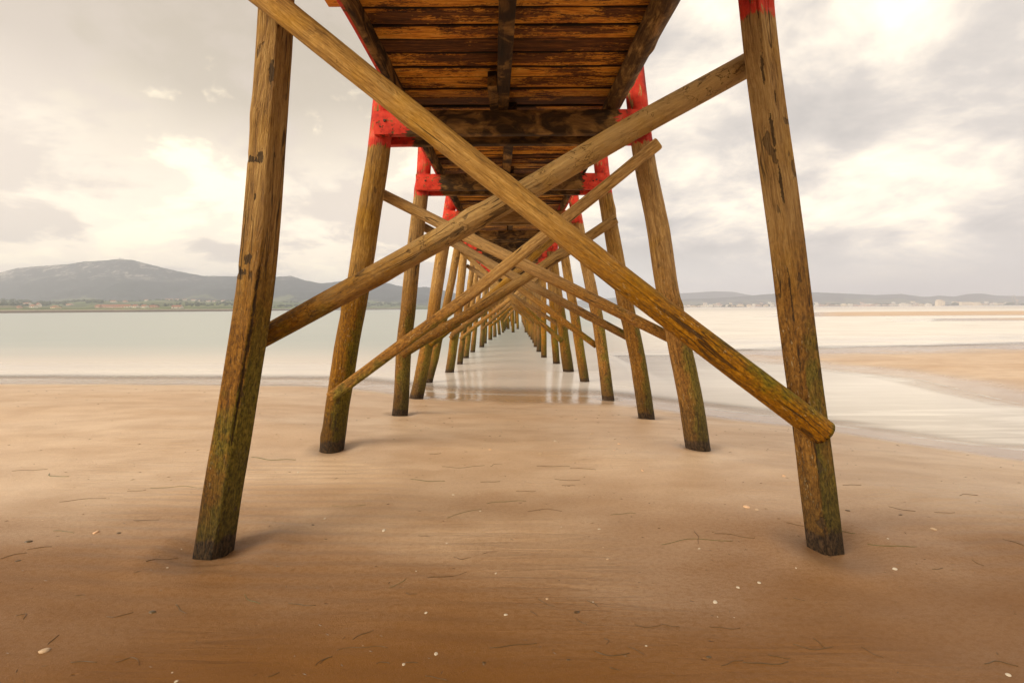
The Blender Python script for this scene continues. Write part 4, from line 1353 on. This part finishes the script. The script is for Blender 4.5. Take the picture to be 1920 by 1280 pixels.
def block(name, label, cat, group, u, w_px, h_px, wall, y=2340, steps=None, roofc=None, base_px=0):
    """distant building with flat stepped massing: body, a roof slab and one band of panes per storey"""
    g0 = PY(u, 577, y)
    zb = WATER_Z + 1.2 + base_px * y / F_PX
    root = empty(name, (g0.x, y, zb))
    tag(root, label, cat, group)
    m = y / F_PX
    steps = steps or [(0, 1.0, 1.0)]
    body, roof, bi, ri = [], [], [], []
    def bx(vs, fs, x0, x1, y0, y1, z0, z1):
        b = len(vs)
        vs += [(x0, y0, z0), (x1, y0, z0), (x1, y1, z0), (x0, y1, z0), (x0, y0, z1), (x1, y0, z1), (x1, y1, z1), (x0, y1, z1)]
        fs += [(b, b + 1, b + 5, b + 4), (b + 1, b + 2, b + 6, b + 5), (b + 2, b + 3, b + 7, b + 6), (b + 3, b, b + 4, b + 7), (b + 4, b + 5, b + 6, b + 7), (b + 3, b + 2, b + 1, b)]
    W, H = w_px * m, h_px * m
    pv, pf = [], []
    for q, (cx, fw, fh) in enumerate(steps):
        x0 = cx * W - fw * W / 2; x1 = x0 + fw * W; D = 14 + 2 * q
        bx(body, bi, x0, x1, -D / 2, D / 2, -3, H * fh)
        bx(roof, ri, x0 - .6, x1 + .6, -D / 2 - .6, D / 2 + .6, H * fh + .01, H * fh + 1.1)
        st = max(1, int(H * fh / 4))
        for s in range(st):
            z = H * fh * (s + .35) / st
            nw = max(2, int((x1 - x0) / 5))
            for k in range(nw):
                xa = x0 + (x1 - x0) * (k + .25) / nw; xb = x0 + (x1 - x0) * (k + .65) / nw
                bx(pv, pf, xa, xb, -D / 2 - .05, -D / 2 + .2, z, z + H * fh / st * .4)
    link('wall', mesh('wall', body, bi), wall, root)
    link('roof', mesh('roof', roof, ri), roofc or M_ROOF, root)
    link('window', mesh('window', pv, pf), M_WIN, root)
    return root


rb = random.Random(77)
g_t = 'pale town buildings across the bay'
u = 1278
while u < 1915:
    w = rb.uniform(5, 12)
    if not (1750 < u < 1845 or u > 1893):
        h = rb.uniform(2.5, 5.5)
        block('building', 'pale low building in the town along the far right shore', 'building', g_t, u, w, h, rb.choice(M_B[:3]), y=2330 + rb.uniform(0, 60),
              steps=[(0, 1, rb.uniform(.6, .8)), (rb.uniform(-.25, .25), rb.uniform(.35, .6), 1.0)], roofc=rb.choice([M_ROOF, M_B[3], M_B[0]]))
    u += w * rb.uniform(.85, 1.7)
g_u = 'pale houses on the slope behind the far town'
for k in range(34):
    u = rb.uniform(1270, 1900)
    block('building', 'tiny pale building on the slope behind the waterfront of the far right town', 'building', g_u, u, rb.uniform(3, 6), rb.uniform(2.0, 3.2), rb.choice(M_B[:3]),
          y=2600 + rb.uniform(0, 400), base_px=rb.uniform(1.5, 6), roofc=rb.choice([M_ROOF, M_B[3]]))
block('tower_block', 'tall stepped cream block towering over the far right town', 'building', None, 1762, 14, 11, M_B[1], y=2320,
      steps=[(0, 1, .55), (-.1, .72, .8), (-.12, .4, 1.0), (.3, .3, .72)], roofc=M_B[2])
block('waterfront_hall', 'long white waterfront hall with stepped roofs left of the crane', 'building', None, 1819, 38, 7, M_B[1], y=2320,
      steps=[(0, 1, .5), (-.28, .42, .9), (.25, .3, .8)], roofc=M_B[1])
# trees of the town
vs, fs = [], []
for k in range(260):
    u = rt.uniform(1265, 1925); yv = 2360 + rt.uniform(0, 350)
    g0 = PY(u, 577, yv); h = rt.uniform(3, 8)
    blob(vs, fs, Vector((g0.x, yv, WATER_Z + 1.5 + 14 * ((yv - 2300) / 900) ** 1.5 )), h * rt.uniform(1, 2.2), h, rt.random() * 90, 1)
o = link('town_trees', mesh('town_trees', vs, fs), M_TREE)
tag(o, 'dark band of trees between the buildings of the far right town', 'woods', kind='stuff')
# dock crane
pc = PY(1906, 577, 2310)
crane = empty('dock_crane', (pc.x, 2310, WATER_Z))
tag(crane, 'harbour crane with two raised jibs at the far right end of the shore', 'crane')
lattice('crane_tower', 22, 3.2, 2.2, crane, M_MAST, 5, .6)
for ang, ln in ((-28, 42), (-20, 34)):
    j = lattice('jib', ln, 1.5, .6, crane, M_MAST, 8, .5); j.location = (2 if ang == -28 else -16, 0, 14); j.rotation_euler.y = R(ang)
cb = bmesh.new(); bmesh.ops.create_cube(cb, size=1); bmesh.ops.scale(cb, vec=(7, 6, 5), verts=cb.verts); bmesh.ops.bevel(cb, geom=cb.edges[:], offset=.5, segments=1, affect='EDGES')
me = bpy.data.meshes.new('cab'); cb.to_mesh(me); cb.free()
link('cab', me, M_B[2], crane, (0, 0, 24.4))

# ------------------------------------------------------------------ haze over the bay
bm = bmesh.new(); bmesh.ops.create_cube(bm, size=1)
bmesh.ops.scale(bm, vec=(15000, 9600, 420), verts=bm.verts)
me = bpy.data.meshes.new('haze'); bm.to_mesh(me); bm.free()
t = NT('sea_haze')
vol = t.n('ShaderNodeVolumePrincipled', {'Color': (.76, .82, 1.0, 1), 'Density': 0.00025, 'Anisotropy': 0.2})
t.n('ShaderNodeOutputMaterial', {'Volume': vol.outputs[0]})
haze = link('haze', me, t.m, None, (0, 9600 / 2 - 400, 420 / 2 - 12))
tag(haze, 'pale sea haze over the bay', 'haze', kind='stuff')

# ------------------------------------------------------------------ sky and light
SUN_EL, SUN_AZ = R(28), R(-122)       # azimuth from +Y, clockwise positive: behind and left of the camera
w = NT('World', True)
S.world = w.m
tc = w.n('ShaderNodeTexCoord').outputs['Generated']
x, y, z = w.xyz(tc)
sky = w.n('ShaderNodeTexSky', sky_type='NISHITA', sun_disc=False, sun_elevation=SUN_EL, sun_rotation=SUN_AZ)
zc = w.math('ADD', w.math('MAXIMUM', z, 0.0), 0.30)
p = w.comb(w.math('DIVIDE', x, zc), w.math('DIVIDE', y, zc), 0.0)
az = w.math('DIVIDE', x, w.math('SQRT', w.math('ADD', w.math('MULTIPLY', x, x), w.math('ADD', w.math('MULTIPLY', y, y), 0.0005))))
n1 = w.noise(w.vadd(p, (4.2, 1.3, 0)), 1.75, 8, 0.56, 0.3)
n2 = w.noise(w.vadd(p, (9.0, 3.0, 2.0)), 4.2, 6, 0.6, 0.4)
nl = w.noise(w.vadd(p, (2.0, 7.0, 5.0)), 1.0, 3, 0.5, 0.2)
nn = w.math('ADD', w.math('MULTIPLY', n1, 0.74), w.math('MULTIPLY', n2, 0.26))
left = w.ramp(w.math('ADD', z, w.math('MULTIPLY', w.math('SUBTRACT', nl, 0.5), 0.26)),
              [(0.0, (1.14, .97, .72)), (0.12, (1.06, .92, .73)), (0.24, (.83, .735, .605)), (0.38, (.47, .41, .33)), (0.7, (.31, .265, .205))])
lowf = w.mr(z, 0.62, 0.10, 0.25, 1.0)
leftc = w.mix(w.math('MULTIPLY', w.mr(nn, 0.525, 0.44), w.math('MULTIPLY', lowf, 0.75)), left, (.56, .485, .43))
leftc = w.mix(w.math('MULTIPLY', w.mr(nn, 0.54, 0.61), w.math('MULTIPLY', lowf, 0.9)), leftc, (1.25, 1.09, .80))
right = w.ramp(nn, [(0.39, (.42, .395, .375)), (0.46, (.53, .49, .455)), (0.52, (.75, .675, .585)), (0.57, (.99, .87, .70)), (0.63, (1.25, 1.10, .84))])
right = w.mix(w.mr(z, 0.12, 0.015, 0.0, 0.8), right, w.mix(w.mr(az, 0.25, 0.72), (1.0, .96, .89), (.60, .58, .56)))
fac = w.mr(az, -0.20, 0.26)
cl = w.mix(fac, leftc, right)
back = w.mr(y, 0.05, -0.6, 0.0, 1.0)
cl = w.mix(1.0, cl, w.mix(back, (1, 1, 1), (1.18, 1.03, .82)), 'MULTIPLY')
cl10 = w.mix(1.0, cl, (12.2, 12.0, 11.6), 'MULTIPLY')
mixc = w.mix(0.96, sky.outputs[0], cl10)
bg = w.n('ShaderNodeBackground', {'Color': mixc, 'Strength': 0.1})
w.n('ShaderNodeOutputWorld', {'Surface': bg.outputs[0]})
try:
    S.world.cycles.sampling_method = 'MANUAL'; S.world.cycles.sample_map_resolution = 512
except Exception: pass

sd = bpy.data.lights.new('sun', 'SUN')
sd.energy = 3.2; sd.angle = R(40); sd.color = (1, .86, .66)
sun = bpy.data.objects.new('sun', sd); COL.objects.link(sun)
dv = Vector((math.sin(SUN_AZ) * math.cos(SUN_EL), math.cos(SUN_AZ) * math.cos(SUN_EL), math.sin(SUN_EL)))
sun.rotation_euler = dv.to_track_quat('Z', 'Y').to_euler()
sun.location = (-10, -10, 15)

S.view_settings.view_transform = 'Standard'
S.view_settings.look = 'None'
S.view_settings.gamma = 1
S.view_settings.exposure = 0.3
S.cycles.use_denoising = True
try:
    S.cycles.denoising_input_passes = 'RGB_ALBEDO_NORMAL'
    S.cycles.denoising_prefilter = 'ACCURATE'
except Exception: pass
try: S.cycles.denoiser = 'OPENIMAGEDENOISE'
except Exception: pass
S.cycles.max_bounces = 8
S.cycles.diffuse_bounces = 4
S.cycles.volume_bounces = 1
S.cycles.transparent_max_bounces = 12
